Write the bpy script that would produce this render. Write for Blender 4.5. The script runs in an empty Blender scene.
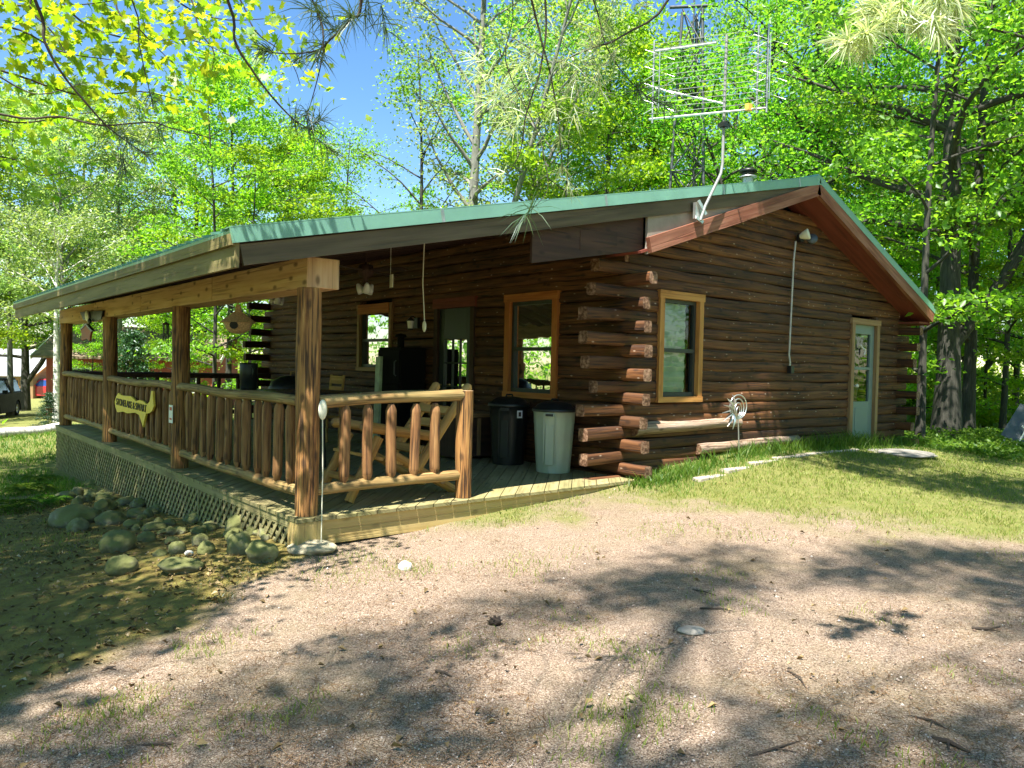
import bpy, math, random
import numpy as np
from mathutils import Vector, Matrix, noise

SC = bpy.context.scene
COL = SC.collection
RNG = random.Random(11)
NR = np.random.default_rng(5)
PI = math.pi

# ------------------------------------------------------------------ camera
FPX, CX, CY = 769.0, 512.0, 384.0
def _axes():
    dy = np.array([-130 - CX, -(352 - CY), -FPX]); dy /= np.linalg.norm(dy)
    n = np.cross(dy, np.array([1, -0.022, 0.])); n /= np.linalg.norm(n)
    if n[1] < 0: n = -n
    return np.array([np.cross(dy, n), dy, n])
CM = _axes()
CAM = np.array([-2.949, -6.319, 1.35])
def ray(u, v): return CM @ np.array([u - CX, -(v - CY), -FPX]) / FPX
def at(u, v, d): return CAM + ray(u, v) * d
def onplane(u, v, ax, val):
    r = ray(u, v); return CAM + r * (val - CAM[ax]) / r[ax]
def project(p):
    q = CM.T @ (np.asarray(p, float) - CAM)
    if q[2] > -0.05: return None
    return (CX + FPX * q[0] / -q[2], CY - FPX * q[1] / -q[2], -q[2])

cam_d = bpy.data.cameras.new('camera'); cam = bpy.data.objects.new('camera', cam_d); COL.objects.link(cam)
cam_d.sensor_width = 36; cam_d.lens = 36 * FPX / 1024; cam_d.clip_end = 3000; cam_d.clip_start = 0.05
mw = Matrix.Identity(4)
for i in range(3):
    for j in range(3): mw[i][j] = CM[i][j]
    mw[i][3] = CAM[i]
cam.matrix_world = mw
SC.camera = cam

# ------------------------------------------------------------------ light
SUN = Vector((-0.90, -0.436, 0)).normalized()
EL = math.radians(64)
SDIR = Vector((SUN.x * math.cos(EL), SUN.y * math.cos(EL), math.sin(EL)))
sd = bpy.data.lights.new('sun', 'SUN'); so = bpy.data.objects.new('sun', sd); COL.objects.link(so)
sd.energy = 5.0; sd.angle = math.radians(0.55); sd.color = (1.0, 0.95, 0.86)
so.rotation_mode = 'QUATERNION'; so.rotation_quaternion = SDIR.to_track_quat('Z', 'Y')
W = bpy.data.worlds.new('World'); SC.world = W; W.use_nodes = True
wn = W.node_tree; bg = wn.nodes['Background']
sk = wn.nodes.new('ShaderNodeTexSky'); sk.sky_type = 'NISHITA'; sk.sun_disc = False
sk.sun_elevation = EL; sk.sun_rotation = math.atan2(SUN.x, SUN.y)
sk.air_density = 1.0; sk.dust_density = 0.2; sk.ozone_density = 1.0
hs = wn.nodes.new('ShaderNodeHueSaturation'); hs.inputs['Saturation'].default_value = 1.25; wn.links.new(sk.outputs[0], hs.inputs['Color']); wn.links.new(hs.outputs[0], bg.inputs[0]); bg.inputs[1].default_value = 0.078
SC.view_settings.view_transform = 'Standard'; SC.view_settings.look = 'None'
SC.view_settings.exposure = 1.72; SC.view_settings.gamma = 1.0
SC.render.engine = 'CYCLES'
SC.cycles.use_denoising = True
SC.cycles.max_bounces = 8; SC.cycles.diffuse_bounces = 4; SC.cycles.glossy_bounces = 3
SC.cycles.transmission_bounces = 5; SC.cycles.transparent_max_bounces = 8
SC.cycles.sample_clamp_indirect = 6

# ------------------------------------------------------------------ tags
def tag(o, label=None, cat=None, group=None, kind=None):
    if label: o['label'] = label
    if cat: o['category'] = cat
    if group: o['group'] = group
    if kind: o['kind'] = kind
    return o
def empty(name, loc, label, cat, group=None, rz=0.0):
    o = bpy.data.objects.new(name, None); COL.objects.link(o)
    o.location = loc; o.rotation_euler = (0, 0, rz); o.empty_display_size = 0.1
    return tag(o, label, cat, group)

# ------------------------------------------------------------------ mesh builder
class MB:
    def __init__(s): s.v = []; s.f = []; s.uv = []; s.mi = []; s.sm = []
    def add(s, vs, fs, uvs, mi=0, smooth=False):
        b = len(s.v); s.v += [tuple(p) for p in vs]
        for k, f in enumerate(fs):
            s.f.append([b + i for i in f]); s.uv.append(uvs[k])
            s.mi.append(mi); s.sm.append(smooth)
    def tube(s, pts, rad, seg=10, mi=0, cap=1, wob=0.0, squash=1.0, seed=None, pw=0.0):
        pts = [Vector(p) for p in pts]; n = len(pts)
        if not hasattr(rad, '__len__'): rad = [rad] * n
        sd_ = RNG.random() * 100 if seed is None else seed
        voff = RNG.random() * 50; uoff = RNG.random() * 5
        t0 = (pts[1] - pts[0]).normalized()
        up = Vector((0, 0, 1)) if abs(t0.z) < 0.9 else Vector((1, 0, 0))
        a = t0.cross(up).normalized(); vs = []; L = 0.0; vl = []
        for i, p in enumerate(pts):
            t = (pts[min(i + 1, n - 1)] - pts[max(i - 1, 0)]).normalized()
            a = (a - t * a.dot(t)).normalized(); b = t.cross(a).normalized()
            if i: L += (p - pts[i - 1]).length
            vl.append(L)
            for k in range(seg):
                th = 2 * PI * k / seg
                r = rad[i]
                if pw: r /= (abs(math.cos(th)) ** pw + abs(math.sin(th)) ** pw) ** (1 / pw)
                if wob: r *= 1 + wob * noise.noise(Vector((math.cos(th) * 1.3, math.sin(th) * 1.3 + sd_, L * 2.2 + sd_ * 3)))*2
                vs.append(p + a * (math.cos(th) * r) + b * (math.sin(th) * r * squash))
        fs = []; uvs = []
        for i in range(n - 1):
            for k in range(seg):
                k2 = (k + 1) % seg
                fs.append((i * seg + k, i * seg + k2, (i + 1) * seg + k2, (i + 1) * seg + k))
                c = 2 * PI * max(rad[i], 0.01) / seg
                u0, u1 = uoff + k * c, uoff + (k + 1) * c
                uvs.append(((u0, voff + vl[i]), (u1, voff + vl[i]), (u1, voff + vl[i + 1]), (u0, voff + vl[i + 1])))
        s.add(vs, fs, uvs, mi, True)
        if cap is not None:
            for e, sgn in ((0, 1), (n - 1, -1)):
                ring = [vs[e * seg + k] for k in range(seg)]
                t = (pts[1] - pts[0]).normalized() if e == 0 else (pts[-1] - pts[-2]).normalized()
                ctr = pts[e] - t * 0.004 * sgn
                ff = []; uu = []
                for k in range(seg):
                    k2 = (k + 1) % seg
                    ff.append((k2, k, seg) if sgn > 0 else (k, k2, seg))
                    q = lambda kk: (uoff + math.cos(2 * PI * kk / seg) * rad[e], uoff + math.sin(2 * PI * kk / seg) * rad[e])
                    uu.append((q(k2), q(k), (uoff, uoff)) if sgn > 0 else (q(k), q(k2), (uoff, uoff)))
                s.add(ring + [ctr], ff, uu, cap, False)
    def log(s, p0, p1, r, seg=12, step=0.3, wob=0.05, wander=0.008, mi=0, cap=1, chamfer=0.0, squash=1.0, taper=0.0, pw=0.0):
        p0 = Vector(p0); p1 = Vector(p1); L = (p1 - p0).length
        n = max(2, int(L / step) + 1); sd_ = RNG.random() * 100
        ts = [i / (n - 1) for i in range(n)]
        if chamfer: ts = [0] + [chamfer / L] + [t for t in ts if chamfer * 1.3 / L < t < 1 - chamfer * 1.3 / L] + [1 - chamfer / L] + [1]
        pts = []; rr = []
        for t in ts:
            w = Vector((noise.noise(Vector((t * L * 0.8, sd_, 0))), noise.noise(Vector((t * L * 0.8, sd_, 7))), noise.noise(Vector((t * L * 0.8, sd_, 15))))) * wander * 2
            d = (p1 - p0).normalized(); w -= d * w.dot(d)
            pts.append(p0.lerp(p1, t) + w); rr.append(r * (1 - taper * t))
        if chamfer: rr[0] *= 0.55; rr[-1] *= 0.55
        s.tube(pts, rr, seg, mi, cap, wob, squash, None, pw)
    def box(s, c, d, M=None, mi=0, bev=0.0):
        c = Vector(c); hx, hy, hz = d[0] / 2, d[1] / 2, d[2] / 2
        M = M or Matrix.Identity(3)
        co = [Vector((x, y, z)) for x in (-hx, hx) for y in (-hy, hy) for z in (-hz, hz)]
        fs = [(0, 1, 3, 2), (4, 6, 7, 5), (0, 4, 5, 1), (2, 3, 7, 6), (0, 2, 6, 4), (1, 5, 7, 3)]
        la = max(range(3), key=lambda i: d[i]); off = RNG.random() * 20; o2 = RNG.random() * 5
        uvs = []
        for f in fs:
            rng_ = [max(co[i][a] for i in f) - min(co[i][a] for i in f) for a in range(3)]
            flat = min(range(3), key=lambda a: rng_[a]); axs = [a for a in range(3) if a != flat]
            if la in axs: va = la; ua = [a for a in axs if a != la][0]
            else: ua, va = axs
            uvs.append(tuple((co[i][ua] + o2 + flat, co[i][va] + off) for i in f))
        s.add([M @ p + c for p in co], fs, uvs, mi, False)
    def span(s, lo, hi, mi=0):
        s.box([(lo[i] + hi[i]) / 2 for i in range(3)], [abs(hi[i] - lo[i]) for i in range(3)], None, mi)
    def plank(s, p0, p1, w, t, up=(0, 0, 1), mi=0):
        p0 = Vector(p0); p1 = Vector(p1); d = (p1 - p0); L = d.length; d.normalize()
        up = Vector(up); sd_ = d.cross(up).normalized(); up2 = sd_.cross(d).normalized()
        M = Matrix((d, sd_, up2)).transposed()
        s.box((p0 + p1) / 2, (L, t, w), M, mi)
    def prism(s, poly, fn, t0, t1, mi=0, mi_side=None):
        """poly of (a,b); fn(a,b,t)->world point; extruded from t0 to t1"""
        n = len(poly); vs = [fn(a, b, t0) for a, b in poly] + [fn(a, b, t1) for a, b in poly]
        o = RNG.random() * 9
        fs = [tuple(range(n - 1, -1, -1)), tuple(range(n, 2 * n))]
        uvs = [tuple((poly[i][1] + o, poly[i][0] + o) for i in range(n - 1, -1, -1)), tuple((b + o, a + o) for a, b in poly)]
        s.add(vs, fs, uvs, mi)
        f2 = []; u2 = []; L = 0
        vs2 = vs
        for i in range(n):
            j = (i + 1) % n; l = math.dist(poly[i], poly[j])
            f2.append((i, j, n + j, n + i)); u2.append(((0 + o, L), (0 + o, L + l), (t1 - t0 + o, L + l), (t1 - t0 + o, L))); L += l
        s.add(vs2, f2, u2, mi if mi_side is None else mi_side)
    def lathe(s, prof, c, seg=24, mi=0, M=None, smooth=True, mod=None):
        c = Vector(c); M = M or Matrix.Identity(3); vs = []; fs = []; uvs = []
        for i, (r, z) in enumerate(prof):
            for k in range(seg):
                th = 2 * PI * k / seg; rr = r * (mod(th, i) if mod else 1)
                vs.append(c + M @ Vector((rr * math.cos(th), rr * math.sin(th), z)))
        for i in range(len(prof) - 1):
            for k in range(seg):
                k2 = (k + 1) % seg
                fs.append((i * seg + k, i * seg + k2, (i + 1) * seg + k2, (i + 1) * seg + k))
                uvs.append(((k / seg, prof[i][1]), ((k + 1) / seg, prof[i][1]), ((k + 1) / seg, prof[i + 1][1]), (k / seg, prof[i + 1][1])))
        s.add(vs, fs, uvs, mi, smooth)
    def sphere(s, c, r, seg=12, rings=8, mi=0, sc=(1, 1, 1), M=None):
        c = Vector(c); M = M or Matrix.Identity(3)
        prof = [(max(math.sin(PI * i / rings), 0.001), -math.cos(PI * i / rings)) for i in range(rings + 1)]
        b = len(s.v); s.lathe(prof, (0, 0, 0), seg, mi)
        for i in range(b, len(s.v)):
            p = Vector(s.v[i]); s.v[i] = tuple(c + M @ Vector((p.x * r * sc[0], p.y * r * sc[1], p.z * r * sc[2])))
    def ring(s, c, R_, r, M, seg=28, sub=6, mi=0):
        pts = [Vector(c) + M @ Vector((R_ * math.cos(2 * PI * k / seg), R_ * math.sin(2 * PI * k / seg), 0)) for k in range(seg + 1)]
        s.tube(pts, r, sub, mi, None)
    def build(s, name, mats, parent=None, org=(0, 0, 0), bevel=0.0):
        me = bpy.data.meshes.new(name)
        if org is not None and any(org): vv = [(p[0] - org[0], p[1] - org[1], p[2] - org[2]) for p in s.v]
        else: vv = s.v
        me.from_pydata(vv, [], s.f)
        ul = me.uv_layers.new(name='UVMap')
        flat = [c for f in s.uv for p in f for c in p]
        ul.data.foreach_set('uv', flat)
        me.polygons.foreach_set('material_index', s.mi)
        me.polygons.foreach_set('use_smooth', s.sm)
        for m in (mats if isinstance(mats, (list, tuple)) else [mats]): me.materials.append(m)
        me.update()
        o = bpy.data.objects.new(name, me); COL.objects.link(o)
        if parent is not None: o.parent = parent
        if bevel:
            bm_ = o.modifiers.new('bevel', 'BEVEL'); bm_.width = bevel; bm_.segments = 2; bm_.limit_method = 'ANGLE'
        return o

def np_mesh(name, V, F, mats, parent=None, attr=None, nper=3, smooth=False):
    me = bpy.data.meshes.new(name)
    V = np.asarray(V, np.float32); F = np.asarray(F, np.int32)
    me.vertices.add(len(V)); me.vertices.foreach_set('co', V.ravel())
    me.loops.add(F.size); me.loops.foreach_set('vertex_index', F.ravel())
    me.polygons.add(len(F)); me.polygons.foreach_set('loop_start', np.arange(0, F.size, F.shape[1], dtype=np.int32))
    me.polygons.foreach_set('loop_total', np.full(len(F), F.shape[1], np.int32))
    if smooth: me.polygons.foreach_set('use_smooth', np.ones(len(F), bool))
    me.update(calc_edges=True)
    for m in (mats if isinstance(mats, (list, tuple)) else [mats]): me.materials.append(m)
    o = bpy.data.objects.new(name, me); COL.objects.link(o)
    if parent is not None: o.parent = parent
    return o

# ------------------------------------------------------------------ materials
def newmat(name):
    m = bpy.data.materials.new(name); m.use_nodes = True
    nt = m.node_tree; return m, nt, nt.nodes['Principled BSDF']
def nd(nt, t, **kw):
    n = nt.nodes.new(t)
    for k, v in kw.items():
        if k in n.inputs: n.inputs[k].default_value = v
        else: setattr(n, k, v)
    return n
def ramp(nt, fac, stops):
    r = nt.nodes.new('ShaderNodeValToRGB'); e = r.color_ramp.elements
    while len(e) > 2: e.remove(e[-1])
    for i, (p, c) in enumerate(stops):
        el = e[i] if i < 2 else e.new(p)
        el.position = p; el.color = (*c, 1)
    nt.links.new(fac, r.inputs[0]); return r.outputs[0]
def mixc(nt, fac, a, b, typ='MIX'):
    m = nt.nodes.new('ShaderNodeMix'); m.data_type = 'RGBA'; m.blend_type = typ
    for sock, v in ((0, fac), (6, a), (7, b)):
        if isinstance(v, (int, float)): m.inputs[sock].default_value = v
        elif isinstance(v, tuple): m.inputs[sock].default_value = (*v, 1)
        else: nt.links.new(v, m.inputs[sock])
    return m.outputs[2]
def mth(nt, op, a, b=None, clamp=False):
    m = nt.nodes.new('ShaderNodeMath'); m.operation = op; m.use_clamp = clamp
    for i, v in enumerate((a, b)):
        if v is None: continue
        if isinstance(v, (int, float)): m.inputs[i].default_value = v
        else: nt.links.new(v, m.inputs[i])
    return m.outputs[0]
def mapped(nt, coord, scale, loc=(0, 0, 0)):
    mp = nt.nodes.new('ShaderNodeMapping'); mp.inputs['Scale'].default_value = scale; mp.inputs['Location'].default_value = loc
    nt.links.new(coord, mp.inputs[0]); return mp.outputs[0]
def bump(nt, h, strength, dist, bsdf):
    b = nd(nt, 'ShaderNodeBump', Strength=strength, Distance=dist)
    nt.links.new(h, b.inputs['Height']); nt.links.new(b.outputs[0], bsdf.inputs['Normal'])

def wood(name, dark, mid, light, rough=0.75, crack=0.6, vary=0.35, bumpd=0.004, su=28, sv=1.3, knots=0.6, green=None, greenamt=0.0, fleck=0.0, crk=(0.30, 0.40)):
    m, nt, b = newmat(name)
    uv = nd(nt, 'ShaderNodeUVMap').outputs[0]
    n1 = nd(nt, 'ShaderNodeTexNoise', Scale=1.0, Detail=6.0, Roughness=0.6, noise_dimensions='2D'); nt.links.new(mapped(nt, uv, (su, sv, 1)), n1.inputs[0])
    n2 = nd(nt, 'ShaderNodeTexNoise', Scale=1.0, Detail=3.0, noise_dimensions='2D'); nt.links.new(mapped(nt, uv, (5, 1.1, 1), (3, 9, 0)), n2.inputs[0])
    n3 = nd(nt, 'ShaderNodeTexNoise', Scale=1.0, Detail=2.0, noise_dimensions='2D'); nt.links.new(mapped(nt, uv, (su * 2.2, sv * 0.9, 1), (13, 2, 0)), n3.inputs[0])
    col = ramp(nt, n1.outputs[0], [(0.25, dark), (0.5, mid), (0.78, light)])
    col = mixc(nt, mth(nt, 'MULTIPLY', ramp(nt, n2.outputs[0], [(0.4, (0, 0, 0)), (0.72, (1, 1, 1))]), 0.55), col, light)
    cr = ramp(nt, n3.outputs[0], [(crk[0], (1, 1, 1)), (crk[1], (0, 0, 0))])
    col = mixc(nt, mth(nt, 'MULTIPLY', cr, crack), col, tuple(c * 0.35 for c in dark))
    if knots:
        vo = nd(nt, 'ShaderNodeTexVoronoi', Scale=1.0, voronoi_dimensions='2D'); nt.links.new(mapped(nt, uv, (4.5, 2.2, 1)), vo.inputs[0])
        kn = ramp(nt, vo.outputs['Distance'], [(0.05, (1, 1, 1)), (0.13, (0, 0, 0))])
        col = mixc(nt, mth(nt, 'MULTIPLY', kn, knots), col, tuple(c * 0.5 for c in dark))
    if fleck:
        vf = nd(nt, 'ShaderNodeTexVoronoi', Scale=1.0, voronoi_dimensions='2D'); nt.links.new(mapped(nt, uv, (9, 3.1, 1), (4, 4, 0)), vf.inputs[0])
        sv_ = nd(nt, 'ShaderNodeSeparateColor'); nt.links.new(vf.outputs['Color'], sv_.inputs[0])
        fl_ = mth(nt, 'MULTIPLY', mth(nt, 'GREATER_THAN', sv_.outputs[0], .62), fleck)
        col = mixc(nt, mth(nt, 'MULTIPLY', ramp(nt, vf.outputs['Distance'], [(0.03, (1, 1, 1)), (0.085, (0, 0, 0))]), fl_), col, (0.34, 0.25, 0.18))
    ge = nd(nt, 'ShaderNodeNewGeometry')
    rnd = ge.outputs['Random Per Island']
    v = mth(nt, 'MULTIPLY_ADD', rnd, vary); v.node.inputs[2].default_value = 1 - vary / 2
    hv = nd(nt, 'ShaderNodeHueSaturation'); nt.links.new(v, hv.inputs['Value']); nt.links.new(col, hv.inputs['Color'])
    col = hv.outputs[0]
    if green:
        tc = nd(nt, 'ShaderNodeTexCoord')
        n4 = nd(nt, 'ShaderNodeTexNoise', Scale=2.2, Detail=5.0); nt.links.new(tc.outputs['Object'], n4.inputs[0])
        col = mixc(nt, mth(nt, 'MULTIPLY', ramp(nt, n4.outputs[0], [(0.35, (0, 0, 0)), (0.65, (1, 1, 1))]), greenamt), col, green)
    nt.links.new(col, b.inputs['Base Color'])
    b.inputs['Roughness'].default_value = rough
    h = mth(nt, 'SUBTRACT', n1.outputs[0], mth(nt, 'MULTIPLY', cr, 0.8))
    bump(nt, h, 0.8, bumpd, b)
    return m
def endgrain(name, c0, c1):
    m, nt, b = newmat(name)
    uv = nd(nt, 'ShaderNodeUVMap').outputs[0]
    n0 = nd(nt, 'ShaderNodeTexNoise', Scale=30.0, Detail=4.0); nt.links.new(uv, n0.inputs[0])
    n1 = nd(nt, 'ShaderNodeTexNoise', Scale=7.0, Detail=6.0, Roughness=0.7); nt.links.new(uv, n1.inputs[0])
    f = mth(nt, 'ADD', mth(nt, 'MULTIPLY', n0.outputs[0], 0.5), mth(nt, 'MULTIPLY', n1.outputs[0], 0.5))
    nt.links.new(ramp(nt, f, [(0.33, tuple(c * 0.3 for c in c0)), (0.45, c0), (0.62, c1)]), b.inputs['Base Color'])
    b.inputs['Roughness'].default_value = 0.85; bump(nt, n0.outputs[0], 0.8, 0.006, b); return m
def plain(name, col, rough=0.5, metal=0.0, var=0.25, scale=8.0, bumpd=0.0, spec=0.5):
    m, nt, b = newmat(name)
    tc = nd(nt, 'ShaderNodeTexCoord')
    n = nd(nt, 'ShaderNodeTexNoise', Scale=scale, Detail=6.0, Roughness=0.65); nt.links.new(tc.outputs['Object'], n.inputs[0])
    c = ramp(nt, n.outputs[0], [(0.3, tuple(x * (1 - var) for x in col)), (0.7, tuple(min(1, x * (1 + var)) for x in col))])
    nt.links.new(c, b.inputs['Base Color'])
    nt.links.new(mth(nt, 'MULTIPLY_ADD', n.outputs[0], 0.3, True), b.inputs['Roughness'])
    b.inputs['Roughness'].links[0].from_node.inputs[2].default_value = max(0, rough - 0.15)
    b.inputs['Metallic'].default_value = metal
    b.inputs['Specular IOR Level'].default_value = spec
    if bumpd: bump(nt, n.outputs[0], 0.7, bumpd, b)
    return m
def glass(name, tint=(0.02, 0.03, 0.025), refl=1.0):
    m, nt, b = newmat(name); nt.nodes.remove(b)
    fr = nd(nt, 'ShaderNodeFresnel', IOR=1.55); gl = nd(nt, 'ShaderNodeBsdfGlossy', Roughness=0.015)
    tr = nd(nt, 'ShaderNodeBsdfTransparent'); tr.inputs[0].default_value = (0.82, 0.88, 0.84, 1)
    tc = nd(nt, 'ShaderNodeTexCoord'); n = nd(nt, 'ShaderNodeTexNoise', Scale=3.0); nt.links.new(tc.outputs['Object'], n.inputs[0])
    bp = nd(nt, 'ShaderNodeBump', Strength=0.08, Distance=0.02); nt.links.new(n.outputs[0], bp.inputs['Height']); nt.links.new(bp.outputs[0], gl.inputs['Normal'])
    mx = nd(nt, 'ShaderNodeMixShader'); f = mth(nt, 'MULTIPLY_ADD', fr.outputs[0], 0.85 * refl, True); f.node.inputs[2].default_value = 0.02 * refl
    nt.links.new(f, mx.inputs[0]); nt.links.new(tr.outputs[0], mx.inputs[1]); nt.links.new(gl.outputs[0], mx.inputs[2])
    nt.links.new(mx.outputs[0], nt.nodes['Material Output'].inputs[0]); return m
def leafmat(name, c0, c1, c2, trans=0.55, tboost=2.0, gloss=0.12):
    m, nt, b = newmat(name); nt.nodes.remove(b)
    ge = nd(nt, 'ShaderNodeNewGeometry'); oi = nd(nt, 'ShaderNodeObjectInfo')
    col = ramp(nt, ge.outputs['Random Per Island'], [(0.0, c0), (0.55, c1), (1.0, c2)])
    hv = nd(nt, 'ShaderNodeHueSaturation'); nt.links.new(col, hv.inputs['Color'])
    v = mth(nt, 'MULTIPLY_ADD', oi.outputs['Random'], 0.5); v.node.inputs[2].default_value = 0.75; nt.links.new(v, hv.inputs['Value'])
    h = mth(nt, 'MULTIPLY_ADD', oi.outputs['Random'], 0.03); h.node.inputs[2].default_value = 0.485; nt.links.new(h, hv.inputs['Hue'])
    d = nd(nt, 'ShaderNodeBsdfDiffuse'); t = nd(nt, 'ShaderNodeBsdfTranslucent'); g = nd(nt, 'ShaderNodeBsdfGlossy', Roughness=0.45)
    nt.links.new(hv.outputs[0], d.inputs[0])
    tb = mixc(nt, 1.0, hv.outputs[0], (tboost * 1.02, tboost, tboost * 0.55), 'MULTIPLY'); nt.links.new(tb, t.inputs[0])
    g.inputs[0].default_value = (0.8, 0.85, 0.9, 1)
    m1 = nd(nt, 'ShaderNodeMixShader', Fac=trans); nt.links.new(d.outputs[0], m1.inputs[1]); nt.links.new(t.outputs[0], m1.inputs[2])
    m2 = nd(nt, 'ShaderNodeMixShader', Fac=gloss * 0.5); nt.links.new(m1.outputs[0], m2.inputs[1]); nt.links.new(g.outputs[0], m2.inputs[2])
    nt.links.new(m2.outputs[0], nt.nodes['Material Output'].inputs[0]); return m
def barkmat(name, c0, c1, sc=6.0, bands=False):
    m, nt, b = newmat(name)
    uv = nd(nt, 'ShaderNodeUVMap').outputs[0]
    n = nd(nt, 'ShaderNodeTexNoise', Scale=1.0, Detail=6.0, Roughness=0.7); nt.links.new(mapped(nt, uv, (22, 3, 1) if not bands else (3, 18, 1)), n.inputs[0])
    nt.links.new(ramp(nt, n.outputs[0], [(0.36, c0), (0.62, c1)]), b.inputs['Base Color']); b.inputs['Roughness'].default_value = 0.9
    bump(nt, n.outputs[0], 0.9, 0.015, b); return m

M_LOG = wood('wall_log_wood', (0.020, 0.0062, 0.0015), (0.076, 0.0255, 0.0055), (0.165, 0.066, 0.018), crack=0.9, vary=0.75, fleck=0.8, bumpd=0.006)
M_END = endgrain('log_end_grain', (0.10, 0.045, 0.02), (0.33, 0.20, 0.125))
M_PORCHEND = endgrain('rail_end_grain', (0.26, 0.16, 0.08), (0.42, 0.28, 0.15))
M_POST = wood('peeled_post_wood', (0.05, 0.018, 0.004), (0.20, 0.080, 0.018), (0.46, 0.25, 0.08), su=26, sv=2.4, crack=0.85, crk=(0.36, 0.47), bumpd=0.008, vary=0.25, knots=0.7)
M_RAIL = wood('railing_wood', (0.12, 0.06, 0.016), (0.27, 0.15, 0.05), (0.46, 0.31, 0.13), su=24, sv=1.8, crack=0.7, crk=(0.34, 0.45), vary=0.3, green=(0.20, 0.19, 0.06), greenamt=0.35)
M_BAL = wood('baluster_wood', (0.085, 0.034, 0.010), (0.20, 0.09, 0.028), (0.36, 0.20, 0.075), su=24, sv=2.0, crack=0.75, crk=(0.34, 0.45), vary=0.4)
M_BEAM = wood('beam_wood', (0.32, 0.17, 0.07), (0.52, 0.31, 0.14), (0.62, 0.42, 0.23), su=14, sv=0.8, crack=0.45, vary=0.15, knots=0.9)
M_DECK = wood('deck_board_wood', (0.15, 0.12, 0.05), (0.25, 0.21, 0.095), (0.34, 0.29, 0.15), su=18, sv=1.0, crack=0.35, vary=0.3, green=(0.18, 0.19, 0.06), greenamt=0.4)
M_SKIRT = wood('deck_skirt_wood', (0.34, 0.22, 0.075), (0.48, 0.33, 0.12), (0.56, 0.42, 0.18), su=16, sv=0.8, crack=0.3, vary=0.2, green=(0.32, 0.27, 0.09), greenamt=0.3)
M_LATT = wood('lattice_wood', (0.18, 0.14, 0.065), (0.29, 0.235, 0.115), (0.40, 0.34, 0.19), su=26, sv=1.5, crack=0.3, vary=0.3, knots=0, green=(0.16, 0.18, 0.06), greenamt=0.5)
M_FASC = wood('fascia_wood', (0.045, 0.034, 0.018), (0.085, 0.064, 0.034), (0.13, 0.10, 0.058), su=12, sv=0.7, crack=0.25, vary=0.1, knots=0)
M_EAVE = wood('eave_board_wood', (0.10, 0.078, 0.026), (0.165, 0.13, 0.048), (0.23, 0.19, 0.08), su=12, sv=0.7, crack=0.25, vary=0.1, knots=0)
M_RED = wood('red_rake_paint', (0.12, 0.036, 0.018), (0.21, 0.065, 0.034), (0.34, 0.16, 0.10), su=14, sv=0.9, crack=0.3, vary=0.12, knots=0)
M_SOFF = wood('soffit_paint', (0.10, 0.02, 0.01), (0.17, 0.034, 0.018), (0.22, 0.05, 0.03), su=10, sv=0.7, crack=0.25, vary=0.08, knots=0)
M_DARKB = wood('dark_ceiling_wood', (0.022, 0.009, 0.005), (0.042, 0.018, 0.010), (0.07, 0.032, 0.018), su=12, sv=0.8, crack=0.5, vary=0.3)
M_TRIM = wood('window_trim_wood', (0.27, 0.10, 0.02), (0.43, 0.19, 0.04), (0.54, 0.28, 0.08), su=20, sv=0.9, crack=0.3, vary=0.15, knots=0.3)
M_TRIMO = wood('orange_trim_wood', (0.26, 0.07, 0.012), (0.40, 0.125, 0.02), (0.50, 0.20, 0.045), su=20, sv=0.9, crack=0.3, vary=0.1, knots=0.3)
M_DTRIM = wood('dark_trim_wood', (0.17, 0.09, 0.035), (0.27, 0.155, 0.065), (0.36, 0.23, 0.11), su=20, sv=0.9, crack=0.3, vary=0.15, knots=0)
M_GREEN = plain('green_roof_metal', (0.17, 0.36, 0.28), 0.42, 0.0, 0.12, 3.0)
M_SASH = plain('dark_sash', (0.03, 0.035, 0.03), 0.5)
M_SASHB = plain('bronze_sash', (0.09, 0.065, 0.045), 0.5)
M_GLASS = glass('window_glass')
M_BLIND = plain('blind_cloth', (0.48, 0.56, 0.45), 0.9, var=0.15, scale=3)
M_BLIND2 = plain('tan_blind_cloth', (0.62, 0.52, 0.36), 0.9, var=0.1, scale=3)
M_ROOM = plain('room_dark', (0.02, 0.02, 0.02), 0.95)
M_DOORG = plain('grey_green_door', (0.17, 0.22, 0.20), 0.45, var=0.08, scale=2)
M_DOORD = plain('dark_door', (0.02, 0.026, 0.024), 0.4)
M_BLACK = plain('black_plastic', (0.012, 0.013, 0.012), 0.42, var=0.2)
M_BLACKM = plain('black_metal', (0.02, 0.02, 0.02), 0.4, 0.3)
M_BIN = plain('grey_green_plastic', (0.34, 0.40, 0.31), 0.5, var=0.08, scale=3)
M_WHITE = plain('white_paint', (0.78, 0.77, 0.72), 0.5, var=0.06)
M_CREAM = plain('cream_plastic', (0.72, 0.70, 0.55), 0.45, var=0.06)
M_ALU = plain('aluminium', (0.62, 0.63, 0.62), 0.35, 0.85, 0.12)
M_STEEL = plain('grey_steel', (0.09, 0.10, 0.11), 0.5, 0.5, 0.25)
M_GALV = plain('galvanised_steel', (0.45, 0.46, 0.45), 0.4, 0.8, 0.2)
M_YEL = plain('yellow_sign_paint', (0.85, 0.58, 0.07), 0.55, var=0.12, scale=14)
M_INK = plain('dark_lettering', (0.05, 0.03, 0.015), 0.6)
M_STRAW = plain('woven_straw', (0.42, 0.27, 0.14), 0.9, var=0.5, scale=60, bumpd=0.004)
M_CHAIR = wood('chair_log_wood', (0.28, 0.13, 0.03), (0.46, 0.24, 0.06), (0.60, 0.36, 0.12), su=18, sv=0.9, crack=0.3, vary=0.2, knots=0.5)
M_REDPAINT = plain('rust_red_paint', (0.30, 0.07, 0.03), 0.6)
M_CLEAR = plain('frosted_lamp_glass', (0.75, 0.75, 0.70), 0.15, var=0.05)
M_LEAFG = None

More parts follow.
